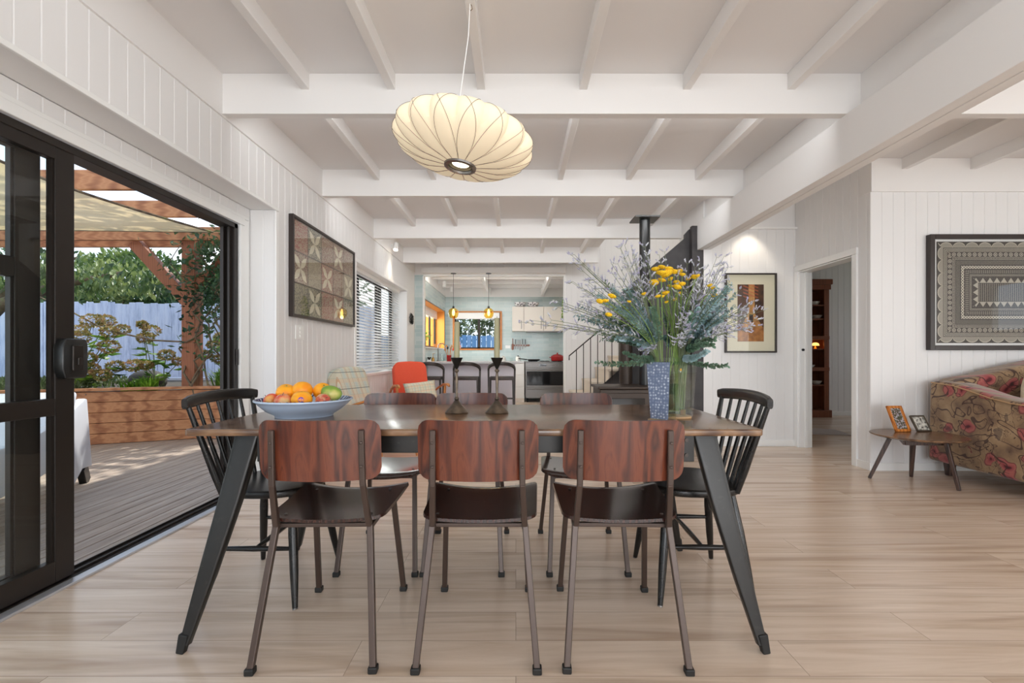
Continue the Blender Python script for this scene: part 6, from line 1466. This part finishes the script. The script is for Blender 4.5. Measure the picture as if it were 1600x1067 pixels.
# hydrangeas: stems, leaves, mop heads
def hydrangea(label, x, y, heads, seed):
    rnd = random.Random(seed); t = tag(empty('hydrangea_bush', (x, y, .56)), label, 'bush', 'hydrangeas in the timber garden bed'); ms = MB(); V, Fc = [], []
    for (hx, hy, hz, r) in heads:
        hx -= x; hy -= y; hz -= .56; b = Vector((hx*.3+rnd.uniform(-.08, .08), hy*.3+rnd.uniform(-.08, .08), -.02)); e = Vector((hx, hy, hz)); mid = b.lerp(e, .5)+Vector((rnd.uniform(-.04, .04), 0, .05)); ms.tube([b, mid, e], [.008, .006, .005], 5)
        def fn(q):
            d = Vector((q.gauss(0, 1), q.gauss(0, 1), q.gauss(0, 1))).normalized(); return e+Vector((d.x*r, d.y*r, d.z*r*.62+r*.2)), d
        v, f = leaves(230, fn, .034, rnd, .9); leafobj('flower_head', (v, f), M['hydr'], t)
        for q in range(5):
            k = rnd.uniform(.25, .95); p = b.lerp(mid, k*2) if k < .5 else mid.lerp(e, k*2-1); a = rnd.uniform(0, 6.28)
            def fl(qq): return p+Vector((.02*math.cos(a), .02*math.sin(a), 0)), Vector((math.cos(a)*2.5, math.sin(a)*2.5, .2))
            v, f = leaves(2, fl, .17, rnd, .62, 1.5); o_ = len(V); V += v; Fc += [tuple(i+o_ for i in g) for g in f]
    ms.build('stems', M['stem_dark'], t, 60); leafobj('leaves', (V, Fc), M['leaf_bush'], t)
def hd_(px, py, Y, r=.075): p = pt(px, py, Y); return (p.x, p.y, p.z, r)
hydrangea('hydrangea bush with faded brown and green mop heads beside the door handle', -6.0, 6.2, [hd_(145, 504, 6.1, .11), (hd_(166, 503, 6.3, .09)), hd_(171, 520, 6.0, .08), hd_(127, 528, 5.9, .09), hd_(190, 517, 6.3, .08), hd_(170, 544, 6.0, .10), hd_(135, 562, 5.8, .09), hd_(141, 578, 5.8, .08), hd_(160, 588, 5.9, .08), hd_(180, 574, 6.1, .08), hd_(208, 573, 6.1, .09), hd_(122, 518, 6.2, .08), hd_(100, 545, 6.0, .09)], 1)
hydrangea('smaller hydrangea bush with drying heads left of the pergola post', -4.9, 6.4, [hd_(227, 530, 6.4, .08), hd_(238, 519, 6.5, .09), hd_(222, 508, 6.5, .05), hd_(260, 556, 6.3, .08), hd_(280, 566, 6.4, .06), hd_(228, 572, 6.2, .06)], 2)
hydrangea('hydrangea bush right of the pergola post against the fence', -3.75, 6.75, [hd_(334, 540, 6.7, .07), hd_(345, 528, 6.9, .07), hd_(322, 555, 6.6, .06), hd_(340, 562, 6.7, .06)], 3)
# ground cover, strappy plants, rock
rnd = random.Random(21)
def fn(q):
    x = q.uniform(-9.5, -5.4); return Vector((x, q.uniform(5.25+.3*(x+6) if x > -6 else 5.3, 7.0), .56+q.uniform(.02, .14))), Vector((0, 0, 1))
gc = leafobj('ground_cover', leaves(5200, fn, .06, rnd), M['hedge'], None); tag(gc, 'low grey green ground cover along the top of the retaining wall', 'ground cover', kind='stuff')
def strappy(label, x, y, z, m, n, l, seed):
    rnd = random.Random(seed); t = tag(empty('strappy_plant', (x, y, z)), label, 'plant', 'strappy plants in the garden bed'); mb = MB()
    for k in range(n):
        a = rnd.uniform(0, 6.28); s = rnd.uniform(.15, .6); d = Vector((math.cos(a)*s, math.sin(a)*s, 1)).normalized(); L_ = l*rnd.uniform(.6, 1); sd = Vector((-math.sin(a), math.cos(a), 0)); b0 = Vector((rnd.uniform(-.08, .08), rnd.uniform(-.08, .08), 0)); w = .011
        p1 = b0+d*L_*.55; p2 = b0+Vector((d.x*L_*1.3, d.y*L_*1.3, d.z*L_*.85)); mb.quad(b0-sd*w, b0+sd*w, p1+sd*w, p1-sd*w); mb.bm.faces.new([mb.bm.verts.new(v) for v in (p1-sd*w, p1+sd*w, p2)])
    mb.build('blades', m, t, fixn=False)
strappy('bright green strappy plant left of the pergola post', -4.75, 6.12, .56, M['leaf_strap'], 90, .28, 1); strappy('dark green strappy clump right of the pergola post', -3.86, 6.25, .56, M['leaf_bush'], 110, .42, 2)
strappy('bright green strappy plant farther left of the post', -4.98, 6.15, .56, M['leaf_strap'], 60, .2, 3)
rk = MB().ball((0, 0, 0), .22, 14, 9, (1.2, .8, .75)).build('garden_rock', M['rock'], None, 180, (-5.25, 6.75, .66)); tag(rk, 'dark rounded rock behind the hydrangeas', 'rock')
# climber on the post
cv = tag(empty('climbing_vine', (PX, PY, .5)), 'bare twisting vine with sparse leaves climbing the pergola post', 'vine'); rnd = random.Random(8); mb = MB(); V, Fc = [], []
for k in range(9):
    a = rnd.uniform(0, 6.28); pts = []; x0_ = rnd.uniform(.05, .65)
    for j in range(14):
        t = j/13; pts.append(Vector((x0_+rnd.uniform(-.08, .08)+.22*math.sin(a+t*5), rnd.uniform(-.15, .15)-.12, t*2.0)))
    mb.tube(pts, [.014-.009*j/13 for j in range(14)], 6)
    for p in pts[4:]:
        for q in range(18 if p.z > 1.2 else 6):
            def fl(qq): return p+Vector((qq.gauss(0, .11), qq.gauss(0, .1), qq.gauss(0, .1))), Vector((0, 0, -.3))
            v, f = leaves(1, fl, .085, rnd, .55); o_ = len(V); V += v; Fc += [tuple(i+o_ for i in g) for g in f]
mb.tube([(-2.2, .1, 1.35), (-1.6, -.1, 1.15), (-1.0, -.15, .85), (-.4, -.12, .72), (0, -.11, .7), (.3, -.05, .9)], [.008, .01, .01, .012, .012, .008], 6)
mb.build('stems', M['bark'], cv, 60); leafobj('leaves', (V, Fc), M['leaf_dark'], cv)
for px_, py_, Y_, kk in ((150, 395, 5.9, 0), (230, 400, 6.3, 1), (250, 430, 6.6, 2)):
    c_ = pt(px_, py_, Y_);
